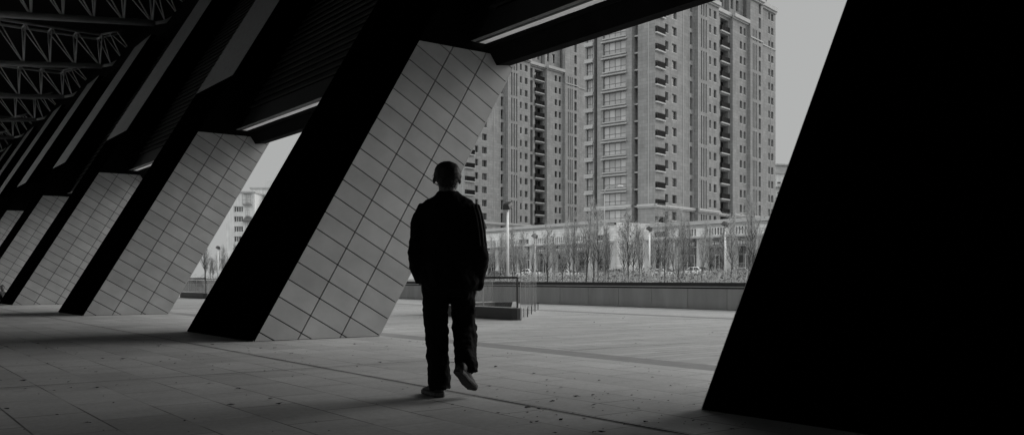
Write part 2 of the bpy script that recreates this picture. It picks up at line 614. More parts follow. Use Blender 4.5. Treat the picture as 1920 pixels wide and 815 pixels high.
def clad(mb, o, ax, width, cols, nrm, z0, z1, pitch, off, gap, thick=0.022):
    """tiles on the plane through o: across ax, along the lean."""
    nrm = V(nrm)
    cw = width / cols
    k0, k1 = -6, int((z1 + 3) / (pitch * LEAN.z)) + 2
    for k in range(k0, k1):
        a0, a1 = off + k * pitch + gap / 2, off + (k + 1) * pitch - gap / 2
        for c in range(cols):
            b0 = c * cw + (gap / 2 if c else 0)
            b1 = (c + 1) * cw - (gap / 2 if c < cols - 1 else 0)
            poly = [o + ax * b0 + LEAN * a0, o + ax * b1 + LEAN * a0, o + ax * b1 + LEAN * a1, o + ax * b0 + LEAN * a1]
            poly = clip_z(poly, z0 + 0.006, z1)
            if len(poly) < 3: continue
            ctr = sum(poly, V()) / len(poly)
            n = len(poly)
            front = [p + nrm * thick for p in poly]
            fr2 = [p + (ctr - p).normalized() * 0.003 for p in front]
            edge = [p + nrm * (thick - 0.003) for p in poly]
            vs = list(poly) + edge + fr2
            fs = [tuple(2 * n + i for i in range(n))]
            for i in range(n):
                jx = (i + 1) % n
                fs.append((i, jx, n + jx, n + i))
                fs.append((n + i, n + jx, 2 * n + jx, 2 * n + i))
            mb.mesh(vs, fs)


def slab_prism(mb, x0, x1, y0, y1, z0, z1, mi=0):
    """leaning prism with horizontal ends."""
    def c(z): return [V((x0 + K * z, y0, z)), V((x1 + K * z, y0, z)), V((x1 + K * z, y1, z)), V((x0 + K * z, y1, z))]
    a, b = c(z0), c(z1)
    mb.mesh(a + b, [(3, 2, 1, 0), (4, 5, 6, 7), (0, 1, 5, 4), (1, 2, 6, 5), (2, 3, 7, 6), (3, 0, 4, 7)], mi)


T = 0.022
PERP = V((1, 0, -K)).normalized()          # across the side faces, square to the lean
pwid = PW * math.cos(math.atan(K))
PITCH = 0.2835
# local coordinates: base inner near corner of the pillar at the origin
core = MB(); slab_prism(core, T, PW - T, T, PD - T, -0.02, Z_CLAD)
d_core = core.data('pillar_core', M_JOINT)
inner = MB()
o_in = V((0, 0, 0)) + V((1, 0, -K)).normalized() * T
CH = 0.035
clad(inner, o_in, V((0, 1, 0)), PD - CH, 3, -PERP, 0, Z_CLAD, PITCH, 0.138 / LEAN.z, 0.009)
d_inner = inner.data('inner_cladding', M_SHADE)
outer = MB()
clad(outer, V((PW, 0, 0)) - PERP * T, V((0, 1, 0)), PD, 3, PERP, 0, Z_CLAD + 0.1, PITCH, 0.138 / LEAN.z, 0.012)
d_outer = outer.data('outer_cladding', M_TILE)
side = MB()
# rows start where they meet the inner edge
clad(side, V((0, T, 0)) + PERP * 0.004, PERP, pwid - 0.008, 3, V((0, -1, 0)), 0, Z_SIDE, PITCH, 0.138 / LEAN.z, 0.015)
d_near = side.data('side_cladding', M_TILE)
side = MB()
clad(side, V((0, PD - T, 0)) + PERP * 0.04, PERP, pwid - 0.044, 3, V((0, 1, 0)), 0, Z_SIDE, PITCH, 0.138 / LEAN.z, 0.015)
d_far = side.data('side_cladding', M_TILE)
trim = MB()
tri = [(0.001, PD - CH + 0.001), (CH + 0.004, PD), (CH + 0.004, PD - CH + 0.001)]
trim.loft([[V((x + K * z, y, z)) for x, y in tri] for z in (0.006, Z_CLAD)])
d_trim = trim.data('corner_trim', M_TILE)
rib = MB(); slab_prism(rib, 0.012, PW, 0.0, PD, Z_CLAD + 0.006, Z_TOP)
d_rib = rib.data('upper_rib', M_SHADE)  # black sides stand in for the shade above the eaves
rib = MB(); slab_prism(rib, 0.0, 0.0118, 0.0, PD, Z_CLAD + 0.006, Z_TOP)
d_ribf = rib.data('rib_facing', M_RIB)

def lean_along(me):
    for v in me.vertices: v.co.y += KY * max(0.0, v.co.z)
    me.update()


for me_ in (d_core, d_inner, d_outer, d_near, d_far, d_trim, d_rib, d_ribf): lean_along(me_)

P_LABELS = {
    1: 'huge plain black leaning pillar, largest of the row, right of the towers and sky',
    2: 'leaning pillar with a wide grey tiled side directly behind the walking man',
    3: 'leaning tiled pillar just left of the narrow slot of sky and pale flats',
    4: 'leaning tiled pillar nearest to the huddled person, second beyond the pillar behind the man',
    5: 'leaning tiled pillar rising behind the huddled person, third beyond the one behind the man',
    6: 'leaning tiled pillar in deep shade, fourth beyond the one behind the man',
    7: 'leaning pillar far down the row, fifth beyond the one behind the man',
    8: 'leaning pillar far down the row, sixth beyond the one behind the man',
    0: 'leaning pillar standing beside and behind the camera, first of the row',
}
proto = None
for k, y in enumerate(P_Y[:11]):
    lab = P_LABELS.get(k, 'leaning pillar at the dark far end, seen only as a faint rib')
    if proto is None:
        proto = thing('leaning_pillar', lab, 'pillar', (X_IN, y, 0), 0, 'leaning pillars of the hall')
        for nm, dd in (('core', d_core), ('inner_cladding', d_inner), ('outer_cladding', d_outer),
                       ('side_cladding', d_near), ('side_cladding', d_far), ('corner_trim', d_trim), ('upper_rib', d_rib), ('rib_facing', d_ribf)):
            link(nm, dd, proto)
    else:
        p = copy_tree(proto)
        p.location = (X_IN, y, 0)
        p['label'] = lab

# ------------------------------------------------------------------ the hall itself
hall = thing('exhibition_hall', 'dark open-sided hall with louvred upper wall and sloping eaves above the pillars', 'hall')
Y_END = P_Y[10] + PD
bm_ = MB()     # eaves beam: leaning box section, one length per bay
bay = []
for k in range(0, 10):
    bay.append((P_Y[k] + PD + 0.004, P_Y[k + 1] - 0.004))
LO = 1.0
for (ya, yb) in bay:
    b = MB()
    sec = [(8.76, 4.42), (9.06, 4.46), (9.22, 4.73), (8.545, 4.73)]
    b.prism([V((x, ya, z)) for x, z in sec], (0, yb - ya, 0))
    b.box((8.515, ya, 4.66), (8.544, yb, 4.73))
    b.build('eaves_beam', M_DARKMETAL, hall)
    s = MB()
    n = 5
    for i in range(n):
        a, c = ya + (yb - ya) * i / n, ya + (yb - ya) * (i + 1) / n
        s.face([(8.24, a + 0.004, 4.745), (8.54, a + 0.004, 4.745), (8.54, c - 0.004, 4.745), (8.24, c - 0.004, 4.745)])
    s.build('skylight_strip', M_SKYLIGHT, hall)
    # plain panel, then sawtooth boards up the slope
    l = MB()
    x0 = X_IN + LO
    def Lp(z, off=0.0): return V((x0 + K * z - off * LEAN.z, 0, z + off * LEAN.x))
    zp = 5.32
    l.prism([V((p.x, ya, p.z)) for p in (Lp(4.742), Lp(zp), Lp(zp, -0.05), Lp(4.76, -0.05))], (0, yb - ya, 0))
    z = zp + 0.004
    while z < 12.3:
        a, bq, c, dq = Lp(z, 0.075), Lp(z + 0.206, 0.0), Lp(z + 0.206, -0.02), Lp(z, 0.03)
        l.prism([V((p.x, ya, p.z)) for p in (a, bq, c, dq)], (0, yb - ya, 0))
        z += 0.21
    l.build('louvre_screen', M_LOUVRE, hall)
    bk = MB()
    bk.prism([V((p.x, ya, p.z)) for p in (Lp(4.85, -0.055), Lp(12.9, -0.055), Lp(12.9, -0.075), Lp(4.85, -0.075))], (0, yb - ya, 0))
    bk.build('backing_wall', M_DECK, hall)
for o_ in [x for x in C.objects if x.parent is hall]: lean_along(o_.data)
sk = MB()      # outer skin, starts above the clerestory gap
slab_prism(sk, X_IN + PW - 0.15, X_IN + PW + 0.02, -16, Y_END, 6.6, 15.6)
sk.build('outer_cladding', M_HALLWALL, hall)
rf = MB()
rf.box((-26, -16, 15.6), (15.9, 42, 16.0))
rf.box((-26, 42, 15.6), (-10, Y_END, 16.0)); rf.box((-4, 42, 15.6), (15.9, Y_END, 16.0))     # unseen roof opening between, added to light trusses and ribs
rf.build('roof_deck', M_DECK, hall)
cb = MB()      # dark box girder closing the top of the ribs
cb.prism([V((X_IN + K * 12.3 + 0.25, -16, 12.3)), V((X_IN + K * 12.3 + 1.2, -16, 12.3)), V((15.2, -16, 15.58)), V((14.2, -16, 15.58))], (0, Y_END + 16, 0))
cb.build('top_girder', M_DECK, hall)
ew = MB()
ew.box((-26, -16.4, 0), (5.0, -16.0, 15.59)); ew.box((5.0, -16.4, 4.5), (13.0, -16.0, 15.59)); ew.build('end_wall', M_HALLWALL, hall)
ew = MB()
ew.box((-26, Y_END + 0.1, 0), (15.5, Y_END + 0.5, 16)); ew.build('end_wall', M_HALLWALL, hall)
swl = MB()
swl.box((-26.4, -16, 0), (-26, Y_END, 7.0))
for k in range(16):
    swl.box((-26.4, -16 + k * 9.0, 7.0), (-26, -16 + k * 9.0 + 1.0, 15.6))  # gaps between these posts added out of view to light trusses and ribs
swl.box((-26.4, -16, 9.5), (-26, 36, 15.59))
swl.build('side_wall', M_HALLWALL, hall)

# roof trusses: triangular section, two upper chords and one heavy lower chord
def chord_pts(x):  # lower chord height
    return 13.13 - 0.11 * (12.06 - x)
nodes_x = [12.0 - 1.3 * i for i in range(18)]
lowx = [12.06] + nodes_x
d_low = MB(); d_low.tube([(12.06, 0, 13.13), (-26, 0, chord_pts(-26))], 0.15, 10)
d_low.tube([(12.06, 0, 13.13), (12.6, 0, 13.3), (14.3, 0, 14.5)], 0.09, 8)
d_low = d_low.data('lower_chord', M_STEEL, True)
def mk_up(sy):
    u = MB(); u.tube([(-26, sy, 14.8), (11.9, sy, 14.8)], 0.07, 8)
    u.tube([(11.9, sy, 14.8), (13.2, sy * 0.8, 15.3)], 0.055, 8)
    return u.data('upper_chord', M_STEEL, True)
d_up = [mk_up(0.55), mk_up(-0.55)]
struts = []
for i, x in enumerate(nodes_x):
    for sy in (0.55, -0.55):
        a = MB(); a.tube([(x, 0, chord_pts(x)), (x, sy, 14.8)], 0.045, 7)
        struts.append(a.data('web_strut', M_STEEL, True))
        if i + 1 < len(nodes_x):
            xn = nodes_x[i + 1]
            a = MB(); a.tube([(x, 0, chord_pts(x)), (xn, sy, 14.8)], 0.036, 7)
            struts.append(a.data('web_strut', M_STEEL, True))
    a = MB(); a.tube([(x, 0.55, 14.8), (x, -0.55, 14.8)], 0.05, 7)
    struts.append(a.data('cross_tie', M_STEEL, True))
for sy in (0.5, -0.5):       # fan of thin members into the eaves
    for q in (0.25, 0.55, 0.85):
        a = MB(); a.tube([(12.06 + 2.0 * q, 0, 13.05 + 1.3 * q), (11.9 + 1.3 * (q - 0.15), sy, 14.8 + 0.45 * max(0, q - 0.15))], 0.035, 6)
        struts.append(a.data('web_strut', M_STEEL, True))
T_LAB = ['pale steel roof truss nearest the camera, cut by the top edge of the picture', 'pale steel roof truss, second from the camera, its whole web visible',
         'pale steel roof truss, third from the camera', 'thin looking steel roof truss, fourth from the camera', 'distant steel roof truss, fifth from the camera',
         'distant dim steel roof truss, sixth from the camera, above the far rib ends']
tr0 = None
for i in range(6):
    y = P_Y[5 + i] + 0.2 if 5 + i < len(P_Y) else 0
    if tr0 is None:
        tr0 = thing('roof_truss', T_LAB[0], 'roof truss', (0, y, 0), 0, 'steel roof trusses')
        link('lower_chord', d_low, tr0)
        for dd in d_up: link('upper_chord', dd, tr0)
        for dd in struts: link(dd.name.split('.')[0], dd, tr0)
    else:
        t = copy_tree(tr0); t.location = (0, y, 0); t['label'] = T_LAB[i]

# ------------------------------------------------------------------ low plaza wall
wallo = thing('plaza_wall', 'low grey panelled wall with dark coping along the edge of the plaza', 'wall', (19.8, 0, 0))
wb = MB(); wb.box((0.03, -30, -0.02), (0.5, 200, 0.62)); wb.build('wall_core', M_JOINT, wallo)
pn = MB()
y = -30.0
while y < 200:
    pn.box((0.0, y + 0.008, 0.01), (0.03, y + 1.442, 0.585))
    y += 1.45
pn.build('panel_cladding', M_WALLPANEL, wallo)
cp = MB(); cp.box((-0.04, -30, 0.656), (0.55, -29.9, 0.765))
y = -29.89
while y < 200:
    cp.box((-0.04, y, 0.656), (0.55, y + 2.892, 0.765)); y += 2.9
cp.build('coping', M_COPING, wallo)
cp = MB(); cp.box((-0.05, -30, 0.625), (0.5, 200, 0.655)); cp.build('metal_trim', M_ALU, wallo)

# ------------------------------------------------------------------ stairwell enclosures
def stairwell(dx, dy, lab):
    o = thing('stairwell_enclosure', lab, 'stairwell', (11.35 + dx, 14.95 + dy, 0), 0, 'glass railed stairwell openings in the plaza')
    A, B, Cc, D = V((0, 0)), V((3.2, 4.2)), V((2.6, 4.5)), V((0.0, 3.7))
    ring = [A, B, Cc, D]
    cen = sum(ring, V((0, 0))) / 4
    cb_ = MB()
    hh = 0.245
    for i in range(4):
        p, q = ring[i], ring[(i + 1) % 4]
        t = (q - p).normalized()
        n = V((-t.y, t.x))
        if n.dot(cen - p) < 0: n = -n
        n = n * 0.11
        e = t * 0.0
        cb_.prism([V((*(p + n * 0), 0.0)), V((*q, 0.0)), V((*(q + n), 0.0)), V((*(p + n), 0.0))], (0, 0, hh))
    cb_.build('kerb_plinth', mat_plinth, o)
    rimm = MB()
    for i in range(4):
        p, q = ring[i], ring[(i + 1) % 4]
        t = (q - p).normalized(); n = V((-t.y, t.x))
        if n.dot(cen - p) < 0: n = -n
        rimm.prism([V((*(p - n * 0.01), hh + 0.003)), V((*(q - n * 0.01), hh + 0.003)), V((*(q + n * 0.13), hh + 0.003)), V((*(p + n * 0.13), hh + 0.003))], (0, 0, 0.014))
    rimm.build('rim_trim', M_ALU, o)
    fl = MB(); fl.face([(*A, 0.01), (*B, 0.01), (*Cc, 0.01), (*D, 0.01)]); fl.build('inner_floor', M_BAND, o)

    def pane(p, q, z0, z1, nm='glass_panel'):
        t = (q - p).normalized(); n = V((-t.y, t.x)) * 0.006
        b = MB()
        b.prism([V((*(p + t * 0.01 - n), z0)), V((*(q - t * 0.01 - n), z0)), V((*(q - t * 0.01 + n), z0)), V((*(p + t * 0.01 + n), z0))], (0, 0, z1 - z0))
        g_ = b.build(nm, M_CLEAR, o)
        e = MB()
        for pt in (p + t * 0.012, q - t * 0.012):
            e.box((pt.x - 0.004, pt.y - 0.004, z0), (pt.x + 0.004, pt.y + 0.004, z1 - 0.004))
        e.build('edge_trim', M_ALU, g_)
    for i in range(3): pane(A.lerp(D, i / 3), A.lerp(D, (i + 1) / 3), 0.262, 0.86)
    E = V((4.35, 4.95))
    for i in range(4):
        pane(A.lerp(E, i / 4) + V((0.06, -0.03)), A.lerp(E, (i + 1) / 4) + V((0.06, -0.03)), 0.02, 0.80)
    for i in range(2): pane(Cc.lerp(D, i / 2) , Cc.lerp(D, (i + 1) / 2), 0.262, 0.8)
    for q in (0.0, 1.0):
        pt = A.lerp(D, q)
        b = MB(); b.box((pt.x - 0.013, pt.y - 0.013, 0.262), (pt.x + 0.013, pt.y + 0.013, 0.88)); b.build('corner_post', M_COPING, o)
    for q in (0.25, 0.5, 0.75, 1.0):
        pt = A.lerp(E, q) + V((0.1, -0.06))
        b = MB(); b.box((pt.x - 0.006, pt.y - 0.012, 0.0), (pt.x + 0.006, pt.y + 0.012, 0.2)); b.build('glass_clamp_post', M_LAMPHEAD, o)
    b = MB()
    b.tube([(A.x, A.y - 0.02, 0.893), (D.x, D.y, 0.893)], 0.024, 10)
    b.tube([(D.x, D.y, 0.893), (Cc.x, Cc.y, 0.86)], 0.02, 10)
    b.build('top_rail', M_COPING, o, True)
    return o
mat_plinth = mat('dark stone plinth', 0.05, 0.45, 0.15, 2.0)
stairwell(0, 0, 'glass railed stairwell with dark plinth, just right of the walking man')
stairwell(1.45, 24.45, 'glass railed stairwell seen through the narrow slot between two pillars')

# ------------------------------------------------------------------ towers
def win_mesh(wd, h, cols, rows, frame_m, glass_m, fr=0.06, sill=True):
    b = MB()
    b.box((0, 0.0, 0), (fr, 0.07, h)); b.box((wd - fr, 0.0, 0), (wd, 0.07, h))
    b.box((fr, 0.0, 0), (wd - fr, 0.07, fr)); b.box((fr, 0.0, h - fr), (wd - fr, 0.07, h))
    for c in range(1, cols):
        x = wd * c / cols; b.box((x - fr / 2, 0.004, fr), (x + fr / 2, 0.07, h - fr))
    for r in range(1, rows):
        z = h * (0.33 if rows == 2 else r / rows)
        prev = fr
        for c in range(cols):
            xa = (wd * c / cols + fr / 2) if c else fr
            xb = (wd * (c + 1) / cols - fr / 2) if c < cols - 1 else wd - fr
            b.box((xa, 0.006, z - fr / 2), (xb, 0.07, z + fr / 2))
    for c in range(cols):
        for r in range(rows):
            xa, xb = wd * c / cols, wd * (c + 1) / cols
            zs_ = [0, h * 0.33, h] if rows == 2 else [h * i / rows for i in range(rows + 1)]
            b.face([(xa, 0.035, zs_[r]), (xb, 0.035, zs_[r]), (xb, 0.035, zs_[r + 1]), (xa, 0.035, zs_[r + 1])], 1)
    if sill: b.box((-0.08, -0.32, -0.12), (wd + 0.08, 0.0, -0.004), 2)
    return b.data('window', [frame_m, glass_m, M_SILL])


WCACHE = {}
def wm(kind, wd, h):
    key = (kind, round(wd, 2), round(h, 2))
    if key not in WCACHE:
        if kind == 'w': WCACHE[key] = win_mesh(wd, h, 2 if wd > 0.9 else 1, 1, M_FRAME, M_GLASS)
        elif kind == 't': WCACHE[key] = win_mesh(wd, h, 1, 2, M_FRAME, M_GLASS, sill=False)
        elif kind == 'bay': WCACHE[key] = win_mesh(wd, h, 4, 2, M_FRAME_D, M_BAYGLASS, 0.08, False)
        elif kind == 's': WCACHE[key] = win_mesh(wd, h, 1, 2, M_FRAME, M_SLIT, 0.04, False)
        elif kind == 'door': WCACHE[key] = win_mesh(wd, h, 3, 1, M_FRAME, M_GLASS, 0.07, False)
        elif kind == 'r': WCACHE[key] = win_mesh(wd, h, 1, 3, M_FRAME, M_RECESSGLASS, 0.12, False)
        elif kind == 'shop': WCACHE[key] = win_mesh(wd, h, 4, 3, M_FRAME, M_GLASS, 0.07, False)
        elif kind == 'four': WCACHE[key] = win_mesh(wd, h, 4, 1, M_WHITE, M_GLASS, 0.12, True)
    return WCACHE[key]
M_RECESSGLASS = mat('recess panel', 0.17, 0.6, 0.1, 0.5)


class Facade:
    """wall sections on a line; each wall cell is a quad, openings get reveals; windows are separate parts."""
    def __init__(s, o, a, b, rz):
        s.o, s.a, s.b, s.rz = V(o), V(a), V(b), rz
        s.mb = MB(); s.items = []; s.trim = MB()

    def P(s, u, wv, z): return s.o + s.a * u + s.b * wv + V((0, 0, z))

    def section(s, u0, u1, off, z0, z1, openings, dep=0.38, ret=(True, True)):
        us = sorted({u0, u1} | {x for op in openings for x in op[:2]})
        zs = sorted({z0, z1} | {x for op in openings for x in op[2:4]})
        for ua, ub in zip(us, us[1:]):
            run = None
            for za, zb in zip(zs, zs[1:]):
                mu, mz = (ua + ub) / 2, (za + zb) / 2
                hole = any(op[0] < mu < op[1] and op[2] < mz < op[3] for op in openings)
                if hole:
                    if run: s.quad(ua, ub, run[0], run[1], off); run = None
                else:
                    run = (run[0], zb) if run else (za, zb)
            if run: s.quad(ua, ub, run[0], run[1], off)
        for op in openings:
            a, b, c, d, kind = op[:5]
            dp = op[5] if len(op) > 5 else dep
            P = s.P
            for q in ([P(a, off, c), P(a, off + dp, c), P(a, off + dp, d), P(a, off, d)],
                      [P(b, off, c), P(b, off, d), P(b, off + dp, d), P(b, off + dp, c)],
                      [P(a, off, c), P(b, off, c), P(b, off + dp, c), P(a, off + dp, c)],
                      [P(a, off, d), P(a, off + dp, d), P(b, off + dp, d), P(b, off, d)]):
                s.mb.face(q, 0, [(0, 0), (0.3, 0), (0.3, 0.3), (0, 0.3)])
            s.items.append((kind, a, b, c, d, off + dp - 0.05, off))
        P = s.P     # side returns of the section and its top
        for u in [q for q, k in zip((u0, u1), ret) if k]:
            s.mb.face([P(u, off, z0), P(u, off + 3.0, z0), P(u, off + 3.0, z1), P(u, off, z1)], 0, [(0, z0), (3, z0), (3, z1), (0, z1)])
        s.mb.face([P(u0, off, z1), P(u1, off, z1), P(u1, off + 3, z1), P(u0, off + 3, z1)], 0, [(u0, 0), (u1, 0), (u1, 3), (u0, 3)])
        s.mb.face([P(u0, off, z0), P(u1, off, z0), P(u1, off + 3, z0), P(u0, off + 3, z0)], 0, [(u0, 0), (u1, 0), (u1, 3), (u0, 3)])

    def quad(s, ua, ub, za, zb, off):
        P = s.P
        s.mb.face([P(ua, off, za), P(ub, off, za), P(ub, off, zb), P(ua, off, zb)], 0, [(ua, za), (ub, za), (ub, zb), (ua, zb)])

    def band(s, u0, u1, off, z0, z1, out, mb=None, e=0.0):
        mb = mb or s.trim
        pts = [s.P(u0 - e, off - out, z0), s.P(u1 + e, off - out, z0), s.P(u1 + e, off + 0.4, z0), s.P(u0 - e, off + 0.4, z0)]
        mb.prism(pts, (0, 0, z1 - z0))


FL = 2.95
NFL = 13
ZB0 = 14.85


def tower_front(f, u_shift, crown=58.2):
    """the repeated long facade; positions in metres along it."""
    S = lambda x: x + u_shift
    floors = range(-1, NFL)
    zc0 = [ZB0 + FL * k for k in floors]
    secs = [(0, 13.8, 0.0), (13.8, 22.0, -0.7), (22.0, 29.6, 0.9), (29.6, 36.3, 0.2), (36.3, 42.2, -0.35), (42.2, 50.0, 0.35)]
    cols = [('w', 3.36, 4.46), ('w', 5.75, 7.35), ('t', 12.1, 13.1), ('s', 15.0, 17.2), ('w', 18.2, 18.85), ('w', 19.95, 21.0),
            ('b', 25.7, 29.1), ('w', 32.7, 33.7), ('w', 34.4, 35.3), ('s', 37.4, 39.4), ('t', 40.2, 41.2), ('w', 46.4, 47.2), ('w', 47.8, 48.9),
            ('b', 0.2, 3.0), ('b2', 22.2, 23.2), ('r', 23.35, 24.9)]
    for (u0, u1, off) in secs:
        ops = []
        high = u0 > 36
        zc = zc0 + ([ZB0 + FL * q for q in range(NFL, NFL + 8) if ZB0 + FL * q + 1.6 < crown] if high else [])
        ztop = crown if high else 52.5
        for kind, a, b in cols:
            if not (u0 <= a and b <= u1 + 0.01): continue
            if kind == 'w':
                ops += [(S(a), S(b), z - 0.72, z + 0.78, 'w') for z in zc]
            elif kind == 't':
                ops += [(S(a), S(b), z - 1.05, z + 1.15, 't', 0.45) for z in zc]
            elif kind in ('b', 'b2'):
                ops += [(S(a), S(b), z - 1.35, z + 1.1, 'door', 1.1) for z in zc]
            elif kind == 's':
                n3 = (b - a) / 5
                for k in range(0, NFL, 2):
                    top = ZB0 + FL * min(k + 1, NFL - 1) + 1.2
                    ops += [(S(a + 2 * i * n3), S(a + (2 * i + 1) * n3), ZB0 + FL * k - 1.1, top, 's', 0.35) for i in range(3)]
                ops += [(S(a + 2 * i * n3), S(a + (2 * i + 1) * n3), 10.9, 12.7, 's', 0.35) for i in range(3)]
            elif kind == 'r':
                for k in range(0, NFL, 2):
                    top = ZB0 + FL * min(k + 1, NFL - 1) + 1.1
                    ops.append((S(a), S(b), ZB0 + FL * k - 1.2, top, 'r', 0.8))
        f.section(S(u0), S(u1), off, 0.6, ztop, ops, ret=(u0 > 0, u1 < 50))
        f.band(S(u0), S(u1), off, 13.05, 13.3, 0.18)
        f.band(S(u0), S(u1), off, 13.3, 13.75, 0.35)
        f.band(S(u0), S(u1), off, 9.9, 10.2, 0.15)
        if high:
            f.band(S(u0), S(u1), off, 49.5, 49.75, 0.12); f.band(S(u0), S(u1), off, crown - 1.0, crown - 0.6, 0.3); f.band(S(u0), S(u1), off, crown - 0.6, crown + 0.3, 0.6)
            continue
        f.band(S(u0), S(u1), off, 51.9, 52.2, 0.25)
        f.band(S(u0), S(u1), off, 52.2, 52.9, 0.55)
        # inset crown storeys
        ops = []
        x = u0 + 0.9
        while x + 1.3 < u1:
            ops += [(S(x), S(x + 1.2), 54.2, 56.4, 't', 0.4), (S(x), S(x + 1.2), 57.2, 59.4, 't', 0.4)]
            x += 2.3
        f.section(S(u0) + 0.3, S(u1) - 0.3, off + 0.9, 52.9, 61.0, ops)
    # pilaster joints
    for u in (9.6, 11.9, 47.45, 13.9):
        f.band(S(u), S(u) + 0.12, [o_ for a_, b_, o_ in secs if a_ <= u <= b_][0], 13.76, 51.88, 0.06)
    for u in (14.6, 15.7, 16.6, 17.5):
        pass
    return f


def in_frame(p):
    x, y, d = proj(p)
    return -20 < x < 1940 and -20 < y < 835


def place_items(root, f, counters, rest, mw):
    names = {'w': 'window', 't': 'tall_window', 'bay': 'bay_window', 's': 'slit_window', 'door': 'balcony_door', 'r': 'recess_panel', 'four': 'window', 'shop': 'shopfront'}
    rot = Matrix.Rotation(f.rz, 4, 'Z')
    for kind, a, b, c, d, wv, off in f.items:
        nm = names[kind]
        me = wm(kind, b - a, d - c)
        loc = f.P(a, wv - 0.02, c)
        if kind == 'door':
            bal = balcony_mesh(b - a)
        vis = in_frame(mw @ f.P((a + b) / 2, off, (c + d) / 2))
        if vis and counters.get(nm, 0) < 99:
            counters[nm] = counters.get(nm, 0) + 1
            link(nm, me, root, loc, f.rz)
        else:
            rest.setdefault(nm, []).append((me, Matrix.Translation(loc) @ rot))
        if kind == 'door':
            bl = f.P(a, off, c)
            if vis and counters.get('balcony', 0) < 99:
                counters['balcony'] = counters.get('balcony', 0) + 1
                bo = link('balcony', bal[0], root, bl, f.rz)
                link('railing', bal[1], bo)
            else:
                rest.setdefault('balcony', []).append((bal[0], Matrix.Translation(bl) @ rot))
                rest.setdefault('balcony', []).append((bal[1], Matrix.Translation(bl) @ rot))


BALC = {}
def balcony_mesh(wd):
    key = round(wd, 2)
    if key not in BALC:
        b = MB(); b.box((-0.12, -0.36, -0.22), (wd + 0.12, -0.004, 0.0))
        s_ = b.data('balcony', M_SLAB)
        r = MB()
        H = 0.98
        for i in range(int(wd / 0.11)):
            x = 0.02 + i * 0.11
            r.box((x, -0.355, 0.06), (x + 0.07, -0.33, H - 0.05))
        for y0 in (-0.28, -0.18, -0.09):
            for x in (-0.06, wd + 0.03):
                r.box((x, y0, 0.06), (x + 0.03, y0 + 0.07, H - 0.05))
        r.box((-0.08, -0.37, H - 0.05), (wd + 0.08, -0.31, H)); r.box((-0.08, -0.355, 0.0), (wd + 0.08, -0.31, 0.06))
        r.box((-0.08, -0.309, H - 0.05), (-0.01, -0.01, H)); r.box((wd + 0.01, -0.309, H - 0.05), (wd + 0.08, -0.01, H))
        # dark infill behind the bars
        r.box((0.0, -0.325, 0.062), (wd, -0.312, H - 0.052))
        BALC[key] = (s_, r.data('railing', M_RAIL))
    return BALC[key]


def finish_rest(root, rest):
    for nm, lst in rest.items():
        mb = MB()
        mats = []
        for me, M in lst:
            vs = [M @ v.co for v in me.vertices]
            b = len(mb.v)
            mb.v += [tuple(p) for p in vs]
            mm = []
            for m in me.materials:
                if m not in mats: mats.append(m)
                mm.append(mats.index(m))
            for p in me.polygons:
                mb.f.append(tuple(b + i for i in p.vertices)); mb.m.append(mm[p.material_index]); mb.uv.append(None)
        o = mb.build(nm, mats, root)
        o['kind'] = 'stuff'


